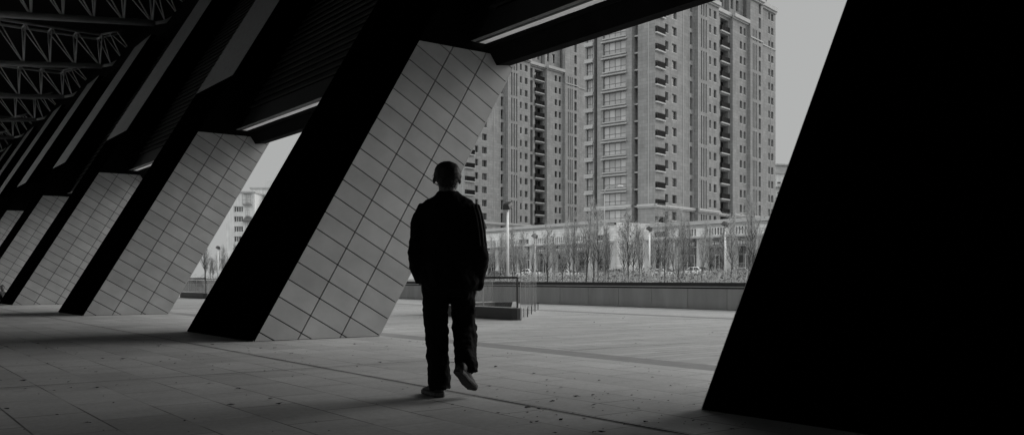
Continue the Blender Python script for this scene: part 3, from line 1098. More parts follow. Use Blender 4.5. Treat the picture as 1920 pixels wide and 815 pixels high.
def make_tower(name, label, corner_rd, wall_m, depth, u_shift, left=True, length=50.0, crown=58.2):
    c = rd(*corner_rd)
    rz = math.atan2(0.227, 0.974)
    root = thing(name, label, 'tower block', (c.x, c.y, 0), rz, 'stone clad apartment towers')
    mw = Matrix.Translation(c) @ Matrix.Rotation(rz, 4, 'Z')
    f = Facade((0, 0, 0), (1, 0, 0), (0, 1, 0), 0.0)
    tower_front(f, u_shift, crown)
    counters, rest = {}, {}
    place_items(root, f, counters, rest, mw)
    f.mb.build('wall', wall_m, root)
    f.trim.build('cornice', M_CORN, root)
    body = MB()
    u0, u1 = u_shift, u_shift + length
    def bq(p):
        body.face(p, 0, [(0, 0), (14, 0), (14, 52), (0, 52)])
    bq([(u1, 0.35, 0.6), (u1, depth, 0.6), (u1, depth, crown), (u1, 0.35, crown)])
    bq([(u0, depth, 0.6), (u1, depth, 0.6), (u1, depth, 52.4), (u0, depth, 52.4)])
    bq([(u0, 4.0, 52.4), (u1, 4.0, 52.4), (u1, depth, 52.4), (u0, depth, 52.4)])
    bq([(u1 - 1, 1.9, 52.4), (u1 - 1, depth - 1, 52.4), (u1 - 1, depth - 1, 61), (u1 - 1, 1.9, 61)])
    us = u_shift + 36.3
    bq([(us, 0.5, 52.4), (us, depth, 52.4), (us, depth, crown), (us, 0.5, crown)])
    bq([(us, depth, 52.4), (u1, depth, 52.4), (u1, depth, crown), (us, depth, crown)])
    bq([(us, 3.4, crown - 0.01), (u1, 3.4, crown - 0.01), (u1, depth, crown - 0.01), (us, depth, crown - 0.01)])
    if not left:
        bq([(u0, 0.0, 0.6), (u0, depth, 0.6), (u0, depth, 52.4), (u0, 0.0, 52.4)])
    body.build('end_wall', wall_m, root)
    rr = MB(); rr.box((u0 + 0.4, 1.9, 60.9), (u1 - 0.4, depth - 1, 61.4)); rr.build('roof', M_CORN, root)
    if left:
        # the short street end: wall, notch with small balconies, glazed bay, dark gap, second bay.
        g = Facade((0, depth, 0), (0, -1, 0), (1, 0, 0), R(-90))
        U = lambda t: depth - t
        zc = [ZB0 + FL * k for k in range(-1, NFL)]
        g.section(U(3.4), U(0) - 0.002, 0.0, 0.6, 52.5, [(U(2.6), U(1.4), 6.2, 9.0, 't'), ])
        g.section(U(4.2), U(3.4), 1.0, 0.6, 52.5, [(U(4.1), U(3.5), z - 1.2, z + 0.9, 't', 0.3) for z in zc])
        bays = [(U(10.15), U(5.45), z - 1.05, z + 1.05, 'bay', 0.35) for z in zc]
        g.section(U(11.4), U(4.2), -0.7, 9.65, 52.5, bays)
        g.section(U(11.4), U(4.2), 0.3, 0.6, 9.64, [(U(10.6), U(9.4), 6.3, 8.8, 't'), (U(6.0), U(5.0), 6.3, 8.8, 't'), (U(10.2), U(5.6), 2.0, 5.2, 'shop')])
        g.section(U(12.3), U(11.4), 1.2, 0.6, 52.5, [])
        g.section(U(depth), U(12.3), -0.4, 9.65, 52.5, [(U(13.9), U(12.55), z - 1.05, z + 1.05, 'bay', 0.3) for z in zc])
        g.section(U(depth), U(12.3), 0.2, 0.6, 9.64, [])
        for z in zc:
            g.band(U(10.5), U(5.1), -0.7, z + 1.14, z + 1.34, 0.32)
            g.band(U(10.3), U(5.3), -0.7, z - 1.3, z - 1.1, 0.18)
            g.band(U(depth) - 0.1, U(12.4), -0.4, z + 1.12, z + 1.45, 0.4)
            g.band(U(depth) - 0.1, U(12.4), -0.4, z - 1.45, z - 1.12, 0.25)
            g.band(U(4.15), U(3.45), 1.0, z - 1.55, z - 1.3, 0.95)
        for (a, b, o_) in ((U(3.4), U(0), 0.0), (U(11.4), U(4.2), -0.7), (U(depth), U(12.3), -0.4)):
            g.band(a, b, o_, 13.05, 13.3, 0.18); g.band(a, b, o_, 13.3, 13.75, 0.35)
            g.band(a, b, o_, 51.9, 52.2, 0.25); g.band(a, b, o_, 52.2, 52.9, 0.55)
        g.band(U(11.4), U(4.2), -0.7, 9.65, 9.95, 0.2)
        g.band(U(1.3), U(1.2), 0.0, 13.76, 51.88, 0.04)
        g.section(U(11.4), U(1), 0.6, 52.9, 61.0, [(U(10.15), U(5.45), 54.2, 56.6, 'bay', 0.35), (U(10.15), U(5.45), 57.4, 59.6, 'bay', 0.35)])
        place_items(root, g, counters, rest, mw)
        g.mb.build('wall', wall_m, root)
        g.trim.build('cornice', M_CORN, root)
        rl_ = MB()
        for z in zc:
            b = MB()
            x = 0.12
            b.box((x, U(4.1), z - 1.28), (x + 0.05, U(3.5), z - 0.5))
            b.build('notch_railing', M_RAIL, root)
    finish_rest(root, rest)
    return root


make_tower('apartment_tower', 'nearer tall stone apartment tower with glazed bays and dark balconies, right of centre', (24.36, 152.7), M_STONE, 14.2, 0.0, True)
cB = (1.6 - 0.643 * 18.6, 209.6 - 0.766 * 18.6)
make_tower('apartment_tower', 'tall stone apartment tower further back, seen between the tiled pillar and the nearer tower', (cB[0], cB[1]), M_STONE2, 14.2, 0.0, True, crown=67.5)


# ------------------------------------------------------------------ far buildings
def simple_block(name, label, pos, rz, wid, dep, H, wallm, kind, floors, cols, z_first, fl, wsize, parap=True):
    root = thing(name, label, 'building', pos, rz)
    mw = Matrix.Translation(V(pos)) @ Matrix.Rotation(rz, 4, 'Z')
    f = Facade((0, 0, 0), (1, 0, 0), (0, 1, 0), 0.0)
    ops = []
    for k in range(floors):
        for x in cols:
            ops.append((x, x + wsize[0], z_first + k * fl, z_first + k * fl + wsize[1], kind))
    f.section(0, wid, 0, 0, H, ops, ret=(False, False))
    cnt, rest = {}, {}
    place_items(root, f, cnt, rest, mw)
    f.mb.face([(0, 0, 0), (0, dep, 0), (0, dep, H), (0, 0, H)], 0, [(0, 0), (dep, 0), (dep, H), (0, H)])
    f.mb.face([(wid, 0, 0), (wid, dep, 0), (wid, dep, H), (wid, 0, H)], 0, [(0, 0), (dep, 0), (dep, H), (0, H)])
    f.mb.face([(0, dep, 0), (wid, dep, 0), (wid, dep, H), (0, dep, H)], 0, [(0, 0), (wid, 0), (wid, H), (0, H)])
    f.mb.build('wall', wallm, root)
    r = MB(); r.box((-0.3, -0.3, H), (wid + 0.3, dep + 0.3, H + 0.5)); r.build('roof', M_CORN, root)
    finish_rest(root, rest)
    return root, f


def pxd(px, d, z=0.0):
    return rd((px - CX) / F_PX * d, d, z)

# pale block in the slot between the pillars: low wing with four-light windows, taller wing behind
p0 = pxd(424, 271, 0.7)
RZ0 = math.atan2(-0.6, 0.8)
blk, f_ = simple_block('pale_apartment_block', 'pale rendered apartment block with wide white framed windows behind bare trees in the slot', p0, RZ0, 8.6, 12, 26.2, M_PALE, 'four', 7, [2.4], 2.4, 3.0, (2.7, 1.75))
for (u, z) in ((5.9, 23.2), (5.9, 19.4), (5.9, 15.6), (5.9, 12.2)):
    link('window', wm('w', 1.1, 1.7), blk, (u, -0.03, z))
b = MB(); b.box((5.2, -0.9, 22.5), (7.7, -0.01, 22.9)); b.box((5.2, -0.9, 24.0), (7.7, -0.8, 24.1))
b.box((5.2, -0.9, 22.9), (5.3, -0.8, 26.0)); b.box((7.6, -0.9, 22.9), (7.7, -0.8, 26.0)); b.box((5.2, -0.9, 26.0), (7.7, -0.01, 26.1)); b.box((6.4, -0.9, 22.9), (6.48, -0.8, 26.0))
b.build('balcony_cage', M_FRAME, blk)
b = MB(); b.box((5.0, -1.0, 17.6), (8.2, -0.01, 17.75)); b.prism([V((5.0, -1.0, 17.76)), V((8.2, -1.0, 17.76)), V((7.6, -0.01, 19.0)), V((5.8, -0.01, 19.0))], (0, 0.006, 0.0))
b.build('awning', M_FRAME_D, blk)
p1 = pxd(470, 281, 0.7)
blk2, f2 = simple_block('pale_apartment_block', 'taller pale apartment block rising behind the low wing, half hidden by the black pillar', p1, RZ0, 18, 12, 28.4, M_PALE, 'w', 8, [4.2, 9.0, 13.5], 3.0, 3.05, (1.7, 1.7))
b = MB(); b.box((1.0, -0.9, 22.0), (5.2, -0.01, 22.4)); b.build('awning', M_FRAME_D, blk2)
b = MB(); b.box((4.5, 0.3, 28.9), (10, 6, 31.0)); b.build('roof_hut', M_PALE, blk2)
p2 = pxd(1452, 262, 0.7)
blk3, f3 = simple_block('distant_tower_block', 'distant grey tower block with stepped roof peeping out between near tower and black pillar', p2, RZ0 + 0.3, 22, 16, 31, M_PALE, 'w', 9, [1.0, 3.2, 6.0, 9.0, 12, 15, 18], 3.0, 3.0, (1.2, 1.6))
b = MB(); b.box((1.2, 1.0, 31.5), (12, 10, 33.6)); b.box((0.8, 0.6, 33.6), (12.4, 10.4, 34.0)); b.build('roof_storey', M_STONE2 if False else M_CORN, blk3)
for z in (21, 24, 27):
    b = MB(); b.box((0.2, -1.2, z), (4.0, -0.01, z + 0.25)); b.box((0.2, -1.2, z + 0.25), (4.0, -1.12, z + 1.0)); b.build('balcony', M_SLAB, blk3)

# ------------------------------------------------------------------ shop podiums along the street
SIGNS = []
def podium(label, y_start, length, H, seed, glyph_seed, sign_rows):
    z0 = 1.9
    root = thing('shop_podium', label, 'shop building', (99, y_start, z0), R(-90), 'low shop podiums below the towers')
    mw = Matrix.Translation(V((99, y_start, z0))) @ Matrix.Rotation(R(-90), 4, 'Z')
    f = Facade((0, 0, 0), (1, 0, 0), (0, 1, 0), 0.0)
    bay_w = 5.25
    n = int(length / bay_w)
    L = n * bay_w
    ops = []
    for i in range(n):
        a = i * bay_w + 0.75
        ops.append((a, a + 3.75, 0.02, 3.55, 'shop', 0.9))
        if sign_rows[i % len(sign_rows)] == 'w':
            ops.append((a + 0.3, a + 3.2, 5.25, 6.15, 'door', 0.4))
        else:
            ops += [(a + 0.2 + q * 0.5, a + 0.5 + q * 0.5, 5.2, 6.2, 's', 0.25) for q in range(7)]
    f.section(0, L, 0, 0, H, ops, ret=(False, False))
    cnt, rest = {}, {}
    place_items(root, _strip_balconies(f), cnt, rest, mw)
    for (u, v_) in ((0, 20), (L, 20)):
        f.mb.face([(u, 0, 0), (u, 20, 0), (u, 20, H), (u, 0, H)], 0, [(0, 0), (20, 0), (20, H), (0, H)])
    f.mb.face([(0, 3, H), (L, 3, H), (L, 20, H), (0, 20, H)], 0, [(0, 0), (L, 0), (L, 20), (0, 20)])
    f.band(0, L, 0, H - 0.12, H + 0.42, 0.35, e=0.3)
    f.band(0, L, 0, H - 0.42, H - 0.14, 0.15)
    f.band(0, L, 0, 4.82, 5.08, 0.75, e=0.2)
    f.mb.build('wall', M_PODIUM, root)
    f.trim.build('cornice', M_CORN, root)
    for i in range(n + 1):
        b = MB(); u = i * bay_w
        b.box((u - 0.55, -0.35, 0.01), (u + 0.55, -0.006, 4.81)); b.box((u - 0.68, -0.48, 0.012), (u + 0.68, -0.356, 0.7))
        b.build('pier', M_CORN, root)
    for i in range(n):
        a = i * bay_w + 0.75
        b = MB()
        for q in (1.25, 2.55):
            b.box((a + q, 0.72, 0.04), (a + q + 0.08, 0.8, 2.4))
        b.box((a + 1.25, 0.72, 2.4), (a + 2.63, 0.8, 2.5)); b.box((a + 1.88, 0.73, 0.04), (a + 1.96, 0.8, 2.4))
        b.build('door', M_SILL, root)
    finish_rest(root, rest)
    rg = random.Random(glyph_seed)
    for i in range(n):
        kind = sign_rows[i % len(sign_rows)]
        wd = rg.uniform(3.0, 4.0)
        u = i * bay_w + 0.75 + (3.75 - wd) / 2
        SIGNS.append((mw @ V((u, -0.16, 3.66)), wd, rg.uniform(0.9, 1.1), R(-90), rg.randint(0, 9999), label))
    return root


def _strip_balconies(f):
    f.items = [(('w' if k == 'door' else k), *r) for k, *r in f.items]
    return f


podium('two storey stone shop podium below the nearer tower, running to the black pillar', 97.2, 42.5, 6.9, 1, 3, ['w', 's', 's', 's'])
podium('two storey stone shop podium below the farther tower, on the left by the man', 141.5, 37.0, 8.1, 2, 8, ['s', 's', 'w', 's'])
# two signs fixed to the foot of the near tower's street end
ctow = rd(24.36, 152.7)
rzt = math.atan2(0.227, 0.974)
mt = Matrix.Translation(ctow) @ Matrix.Rotation(rzt, 4, 'Z')
SIGNS.append((mt @ V((0.1, 9.6, 5.6)), 4.2, 1.35, rzt + R(-90), 77, 'tower foot'))
SIGNS.append((mt @ V((-0.2, 3.1, 5.7)), 2.6, 1.5, rzt + R(-90), 41, 'tower foot corner'))


def sign(pos, wd, h, rz, seed, label):
    o = thing('shop_sign', label, 'shop sign', pos, rz, 'shop signs of the street front')
    b = MB(); b.box((0, 0, 0), (wd, 0.12, h)); b.build('sign_board', M_SIGN, o)
    b = MB(); b.box((-0.05, -0.03, -0.06), (wd + 0.05, 0.125, -0.004)); b.box((-0.05, -0.03, h + 0.004), (wd + 0.05, 0.125, h + 0.06)); b.build('sign_frame', M_FRAME, o)
    r = random.Random(seed)
    t = MB()
    n = max(4, int(wd / 0.62))
    s = h * 0.46
    x = (wd - n * s * 1.15) / 2
    for i in range(n):         # stroke-built characters, far too small here to read
        for q in range(3):
            zz = h * 0.14 + s * (0.1 + 0.36 * q)
            t.box((x + s * r.uniform(0, 0.2), -0.03, zz), (x + s * r.uniform(0.7, 0.95), -0.003, zz + s * 0.13))
        for q in range(2):
            xx = x + s * (0.2 + 0.42 * q + r.uniform(-0.1, 0.1))
            t.box((xx, -0.034, h * 0.14), (xx + s * 0.13, -0.004, h * 0.14 + s * r.uniform(0.7, 1.0)))
        x += s * 1.15
    m = max(5, int(wd / 0.5))
    x = wd * 0.3
    for i in range(m):
        t.box((x, -0.03, h * 0.75), (x + 0.09 + r.uniform(0, 0.05), -0.003, h * 0.75 + h * 0.10))
        x += wd * 0.4 / m
    t.build('lettering', M_SIGNTXT, o)


SIGN_INFO = []
for (pos, wd, h, rz, seed, lab) in SIGNS:
    px = proj(pos)[0]
    SIGN_INFO.append([px, pos, wd, h, rz, seed, lab])
SIGN_INFO.sort(key=lambda s: s[0])
ORD = ['first', 'second', 'third', 'fourth', 'fifth', 'sixth', 'seventh', 'eighth', 'ninth', 'tenth', 'eleventh', 'twelfth', 'thirteenth', 'fourteenth', 'fifteenth', 'sixteenth']
cntL = cntR = 0
for (px, pos, wd, h, rz, seed, lab) in SIGN_INFO:
    if lab == 'tower foot': l = 'wide dark sign with pale lettering under the glazed bay at the near tower foot'
    elif lab == 'tower foot corner': l = 'small square dark sign beside the near tower corner, left of a lamp post'
    elif 'farther' in lab:
        l = 'dark shop sign with pale lettering on the left podium, %s from its far end' % ORD[cntL]; cntL += 1
    else:
        l = 'dark shop sign with pale lettering on the right podium, %s from the near tower' % ORD[cntR]; cntR += 1
    sign(pos, wd, h, rz, seed, l)

# ------------------------------------------------------------------ lamp posts
def ground_z(x):
    for (xa, za), (xb, zb) in zip(prof, prof[1:]):
        if xa <= x <= xb: return za + (zb - za) * (x - xa) / (xb - xa)
    return 0.0


def flood_post(top_z, base, yaw, label, scale=1.0):
    o = thing('floodlight_post', label, 'lamp post', base, yaw, 'floodlight posts beyond the plaza wall')
    H = top_z - base[2]
    b = MB(); b.tube([(0, 0, 0.02), (0, 0, H * 0.5), (0, 0, H)], [0.09 * scale, 0.075 * scale, 0.06 * scale], 12); b.build('pole', M_POLE, o, True)
    b = MB(); b.box((-0.16, -0.16, 0), (0.16, 0.16, 0.03)); b.build('base_plate', M_POLE, o)
    s = 0.52 * scale
    Mh = Matrix.Translation((0, 0, H + 0.16)) @ Matrix.Rotation(R(28), 4, 'X')
    b = MB()
    c0 = [Mh @ V(p) for p in ((-s / 2, -s / 2, -0.16), (s / 2, -s / 2, -0.16), (s / 2, s / 2, -0.16), (-s / 2, s / 2, -0.16))]
    c1 = [Mh @ V(p) for p in ((-s / 2.6, -s / 2.6, 0.12), (s / 2.6, -s / 2.6, 0.12), (s / 2.6, s / 2.6, 0.12), (-s / 2.6, s / 2.6, 0.12))]
    b.loft([c0, c1])
    for i in range(4): b.box((-s / 2.8, -s / 3 + i * s / 5, 0.121), (s / 2.8, -s / 3 + i * s / 5 + 0.03, 0.18), M=Mh)
    hd = b.build('lamp_head', M_LAMPHEAD, o)
    b = MB(); b.box((-s / 2.3, -s / 2.3, -0.185), (s / 2.3, s / 2.3, -0.163), M=Mh); b.build('lens', M_LAMPGLASS, hd)
    b = MB(); b.tube([(-s / 2 - 0.04, 0, H + 0.16), (-s / 2 - 0.04, 0, H - 0.03), (s / 2 + 0.04, 0, H - 0.03), (s / 2 + 0.04, 0, H + 0.16)], 0.025, 6); b.build('bracket', M_LAMPHEAD, o)
    return o


def at_px_X(px, X):
    q = (px - CX) / F_PX
    Y = (0.8 * X - 0.6 * q * X) / (0.6 + 0.8 * q)
    return V((X, Y, ground_z(X)))


LAMPS = []
for px, lb in ((1003, 'slim pale floodlight post standing just right of the glass stairwell'), (1104, 'slim pale floodlight post in front of the left shop podium, near the near tower'),
               (1218, 'slim pale floodlight post below the corner of the near tower'), (1360, 'slim pale floodlight post in front of the right podium, beside the black pillar')):
    LAMPS.append((px, lb))
    flood_post(5.05, at_px_X(px, 56), R(20 + px % 40), lb)
pT = rd(-0.25, 53, 0.1)
flood_post(5.05, (pT.x, pT.y, ground_z(pT.x)), R(-70), 'thick pale floodlight post with large tilted head, nearest the man', 0.95)
pS = rd(0.103 * 95, 95)
sl = thing('street_lamp', 'tall pale street lamp with curved arm in front of the near tower bay', 'street lamp', (pS.x, pS.y, ground_z(pS.x)), R(-20))
b = MB(); b.tube([(0, 0, 0), (0, 0, 5), (0, 0, 9.2)], [0.085, 0.07, 0.05], 12); b.build('pole', M_KERB, sl, True)
b = MB(); b.tube([(0, 0, 9.2), (0.1, 0, 9.75), (0.35, 0, 10.05), (0.8, 0, 10.2), (1.6, 0, 10.25)], [0.05, 0.045, 0.04, 0.035, 0.03], 10); b.build('arm', M_KERB, sl, True)
b = MB(); b.ball((1.85, 0, 10.22), (0.36, 0.14, 0.08)); b.build('lamp_head', M_POLE, sl, True)
pS = at_px_X(409, 45)
flood_post(5.4, pS, R(30), 'slim pale floodlight post standing in the slot between two leaning pillars')

# ------------------------------------------------------------------ trees
def tree_variant(seed, H, leafy):
    r = random.Random(seed)
    tk, cr = MB(), MB()
    pts, rad = [], []
    x = y = 0.0
    n = 9
    for i in range(n):
        t = i / (n - 1)
        pts.append(V((x, y, t * H)))
        rad.append(0.07 * (1 - t) ** 0.8 + 0.012)
        x += r.uniform(-0.07, 0.07); y += r.uniform(-0.07, 0.07)
    tk.tube(pts, rad, 7)

    def at(t):
        f = t * (n - 1); i = min(int(f), n - 2)
        return pts[i].lerp(pts[i + 1], f - i)
    def leaf(p, s):
        d1 = V((r.uniform(-1, 1), r.uniform(-1, 1), r.uniform(-1, 1))).normalized() * s
        d2 = V((r.uniform(-1, 1), r.uniform(-1, 1), r.uniform(-1, 1))).normalized() * s * 0.5
        cr.face([p - d1, p + d2, p + d1, p - d2], 1)
    nb = int(16 + H * 3.2)
    for bI in range(nb):
        t = 0.22 + 0.76 * (bI + r.random()) / nb
        base = at(t)
        az = r.uniform(0, 6.28)
        L = (1.05 - t) * H * r.uniform(0.22, 0.42) + 0.25
        up = r.uniform(1.1, 2.6)
        d = V((math.cos(az), math.sin(az), up)).normalized()
        m1 = base + d * L * 0.5 + V((0, 0, -0.03 * L))
        e = base + d * L + V((r.uniform(-.1, .1), r.uniform(-.1, .1), 0.15 * L))
        r0 = 0.032 * (1.1 - t) + 0.009
        (tk if L > 1.2 else cr).tube([base, m1, e], [r0, r0 * 0.7, 0.007], 5)
        ns = int(4 + L * 6)
        for k in range(ns):
            q = r.uniform(0.2, 1.0)
            s0 = base.lerp(m1, q * 2) if q < 0.5 else m1.lerp(e, q * 2 - 1)
            dd = (d + V((r.uniform(-1, 1), r.uniform(-1, 1), r.uniform(-0.5, 0.9))) * 0.9).normalized()
            l2 = r.uniform(0.25, 0.7) * (0.5 + 0.35 * L)
            s1 = s0 + dd * l2
            cr.tube([s0, s1], [0.008, 0.003], 3, caps=False)
            for kk in range(3):
                s2 = s0.lerp(s1, r.uniform(0.3, 1))
                d3 = (dd + V((r.uniform(-1, 1), r.uniform(-1, 1), r.uniform(-0.6, 0.8)))).normalized()
                s3 = s2 + d3 * r.uniform(0.15, 0.4)
                cr.tube([s2, s3], [0.0055, 0.0025], 3, caps=False)
                if r.random() < leafy:
                    for _ in range(3): leaf(s2.lerp(s3, r.uniform(0.2, 1.1)), r.uniform(0.035, 0.075))
    return tk.data('trunk', M_BARK, True), cr.data('crown', [M_TWIG, M_LEAF])


VARS = [tree_variant(100 + i, H, lf_) for i, (H, lf_) in enumerate(((5.6, 0.05), (5.0, 0.2), (6.2, 0.03), (4.6, 0.1), (5.3, 0.6), (5.8, 0.3)))]
def ordinal(n):
    base = ORD + ['seventeenth', 'eighteenth', 'nineteenth', 'twentieth', 'twenty-first', 'twenty-second', 'twenty-third', 'twenty-fourth']
    return base[min(n, len(base)) - 1]
rt = random.Random(21)
spec = []
for X in (52, 60, 68):
    px = 908 + rt.uniform(0, 14)
    while px < 1450:
        spec.append((px, X)); px += rt.uniform(9, 34) if px < 1130 else rt.uniform(16, 56)
for px in (382, 388, 394, 400, 407, 414, 420, 427, 433, 439, 446, 452, 458, 464, 470):
    spec.append((px + rt.uniform(-4, 4), rt.choice((47, 52, 58))))
spec.sort()
SUF = {}
KINDW = ['bare slender sapling', 'sparsely leaved sapling', 'tall thin bare sapling', 'short bare sapling', 'leafy young tree', 'half leafy young tree']
MARKS = [(952, 'the thick floodlight post'), (1003, 'the floodlight post beside the stairwell'), (1104, 'the floodlight post before the left podium'), (1133, 'the tall curved street lamp'),
         (1218, 'the floodlight post below the tower corner'), (1360, 'the floodlight post beside the black pillar')]
count = {}
for px, X in spec:
    p = at_px_X(px, X)
    vi = rt.choice((0, 0, 1, 2, 2, 3, 4, 5, 1))
    if px < 500:
        key = ('slot', '')
        count[key] = count.get(key, 0) + 1
        lab = 'bare street tree in the slot between two pillars, %s from the tiled pillar edge' % ORD[count[key] - 1]
    else:
        i = max([k for k, (mx, _) in enumerate(MARKS) if mx <= px], default=-1)
        mk = MARKS[i][1] if i >= 0 else None
        count[i] = count.get(i, 0) + 1
        o_ = ordinal(count[i])
        if mk: lab = '%s, %s right of %s' % (KINDW[vi], o_, mk)
        else: lab = '%s, %s between the man and the thick floodlight post' % (KINDW[vi], o_)
    o = thing('street_tree', lab, 'tree', p, rt.uniform(0, 6.28), 'young street trees beyond the plaza wall')
    s = rt.uniform(0.6, 1.18)
    q_ = rt.uniform(0.5, 0.95)
    o.scale = (s * q_, s * q_, s)
    o.rotation_euler = (rt.uniform(-0.06, 0.06), rt.uniform(-0.06, 0.06), rt.uniform(0, 6.28))
    tk, crn = VARS[vi]
    link('trunk', tk, o); link('crown', crn, o)

# low shrubs behind the wall
sh = MB()
rs = random.Random(9)
for i in range(4600):
    X = rs.choice((50, 57, 63, 70)) + rs.uniform(-1.6, 1.6)
    px = rs.uniform(880, 1450) if rs.random() < 0.86 else rs.uniform(340, 500)
    p = at_px_X(px, X)
    cl = mnoise.noise(V((p.x * 0.22, p.y * 0.22, 0))) + 0.5 * mnoise.noise(V((p.x * 0.7, p.y * 0.7, 5)))
    if rs.random() > 0.55 + 0.9 * cl: continue
    hh = max(0.15, 0.75 + 1.1 * cl) * rs.uniform(0.3, 1.2)
    if hh < 0.05: continue
    top = p + V((rs.uniform(-.25, .25), rs.uniform(-.25, .25), max(0.12, hh)))
    sh.tube([p, top], [0.012, 0.005], 3, caps=False)
    for _ in range(2):
        sh.tube([p.lerp(top, 0.4), top + V((rs.uniform(-.5, .5), rs.uniform(-.5, .5), rs.uniform(-.1, .5)))], [0.008, 0.003], 3, caps=False)
    c = top
    for _ in range(4):
        c = top + V((rs.uniform(-.25, .25), rs.uniform(-.25, .25), rs.uniform(-.3, .15)))
        d1 = V((rs.uniform(-1, 1), rs.uniform(-1, 1), rs.uniform(-1, 1))).normalized() * rs.uniform(0.05, 0.12)
        d2 = V((rs.uniform(-1, 1), rs.uniform(-1, 1), rs.uniform(-1, 1))).normalized() * 0.05
        sh.face([c - d1, c + d2, c + d1, c - d2], 1)
tag(sh.build('shrubbery', [M_TWIG, M_LEAF]), 'low scrubby shrubs growing along the far side of the plaza wall', 'shrubs', kind='stuff')

# ------------------------------------------------------------------ parked cars
def car_meshes(paint):
    out = []
    body = MB()
    Wd = 0.88
    prof_b = [(-2.2, 0.35), (2.15, 0.32), (2.25, 0.6), (2.1, 0.80), (1.15, 0.95), (0.9, 0.97), (-1.55, 1.0), (-2.15, 0.95), (-2.28, 0.7)]
    rings = []
    for y, k in ((-Wd, 0.93), (-Wd * 0.93, 1.0), (Wd * 0.93, 1.0), (Wd, 0.93)):
        rings.append([V((x * (1 if abs(y) < Wd else 0.985), y, 0.65 + (z - 0.65) * k)) for x, z in prof_b])
    body.loft(rings)
    cab = [(0.95, 0.96), (0.25, 1.42), (-0.9, 1.46), (-1.75, 0.99)]
    rings = [[V((x * (0.96 if abs(y) > 0.7 else 1), y * (1 if z < 1.2 else 0.84), z)) for x, z in cab] for y in (-0.8, -0.76, 0.76, 0.8)]
    body.loft(rings)
    out.append(('body', body.data('body', paint)))
    gl = MB()
    for s in (-1, 1):
        gl.face([(0.72, s * 0.812, 1.03), (0.22, s * 0.70, 1.35), (-0.35, s * 0.695, 1.38), (-0.35, s * 0.815, 1.03)])
        gl.face([(-0.42, s * 0.815, 1.03), (-0.42, s * 0.695, 1.38), (-0.88, s * 0.70, 1.38), (-1.4, s * 0.80, 1.05)])
    gl.face([(0.90, -0.66, 1.01), (0.90, 0.66, 1.01), (0.315, 0.58, 1.40), (0.315, -0.58, 1.40)])
    gl.face([(-1.72, -0.66, 1.03), (-1.72, 0.66, 1.03), (-0.99, 0.58, 1.44), (-0.99, -0.58, 1.44)])
    out.append(('windows', gl.data('windows', M_CARGLASS)))
    for x in (-1.35, 1.35):
        for s in (-1, 1):
            wl = MB(); wl.tube([(x, s * 0.70, 0.31), (x, s * 0.895, 0.31)], 0.31, 18)
            out.append(('wheel', wl.data('wheel', M_TYRE)))
    for s in (-0.62, 0.62):
        h = MB(); h.ball((2.17, s, 0.68), (0.06, 0.2, 0.09), 8, 6); out.append(('headlight', h.data('headlight', M_LAMPGLASS)))
        h = MB(); h.ball((-2.22, s, 0.78), (0.05, 0.17, 0.09), 8, 6); out.append(('tail_light', h.data('tail_light', M_DARKMETAL)))
    return out


CARS = [car_meshes(p) for p in CAR_PAINT]
for px, X, zz, ci, rz, sc_, lab in ((1303, 91.2, 0.88, 0, 92, 1.12, 'white car parked in front of a glazed shop door of the right podium'),
                                   (1240, 91.2, 0.88, 0, 88, 1.0, 'white car parked at the shopfront below the near tower'),
                                   (1392, 91.2, 0.88, 1, 90, 1.0, 'grey car parked at the right podium beside the black pillar'),
                                   (1062, 91.2, 0.88, 0, 91, 1.0, 'white car parked before the left podium, nearer the tall street lamp'),
                                   (990, 91.2, 0.88, 0, 90, 1.15, 'white car parked before the left podium behind the stairwell floodlight post'),
                                   (930, 91.2, 0.88, 2, 90, 1.0, 'dark car parked at the left podium beside the walking man'),
                                   (1150, 91.2, 0.88, 1, 90, 1.0, 'grey car parked under the glazed bay of the near tower')):
    p = at_px_X(px, X)
    o = thing('parked_car', lab, 'car', (p.x, p.y, zz), R(rz), 'cars parked along the shops')
    o.scale = (sc_, sc_, sc_)
    for nm, dd in CARS[ci]: link(nm, dd, o)

# ------------------------------------------------------------------ the walking man
def ering(c, rx, ry, n=22, tilt=None):
    c = V(c)
    pts = [V((math.cos(2 * math.pi * i / n) * rx, math.sin(2 * math.pi * i / n) * ry, 0)) for i in range(n)]
    if tilt: pts = [tilt @ p for p in pts]
    return [c + p for p in pts]


def remesh(o, vox, smooth_it=4, disp=0.0, dsize=0.1, tex_seed=0):
    m = o.modifiers.new('remesh', 'REMESH'); m.mode = 'VOXEL'; m.voxel_size = vox; m.use_smooth_shade = True
    s = o.modifiers.new('smooth', 'SMOOTH'); s.iterations = smooth_it; s.factor = 0.5
    if disp:
        t = bpy.data.textures.new('folds', 'CLOUDS'); t.noise_scale = dsize; t.noise_depth = 2
        d = o.modifiers.new('folds', 'DISPLACE'); d.texture = t; d.strength = disp; d.mid_level = 0.5
        d.texture_coords = 'LOCAL'


man = thing('person', 'man in black jacket and trousers seen from behind, walking out of the hall mid-step', 'person',
            (0, 0, 0), 0)
mpos = rd((838 - CX) / F_PX * 6.6, 6.6)
man.location = (mpos.x, mpos.y, 0)
man.rotation_euler = (0, 0, math.atan2(-0.6, 0.8) + 0.03)

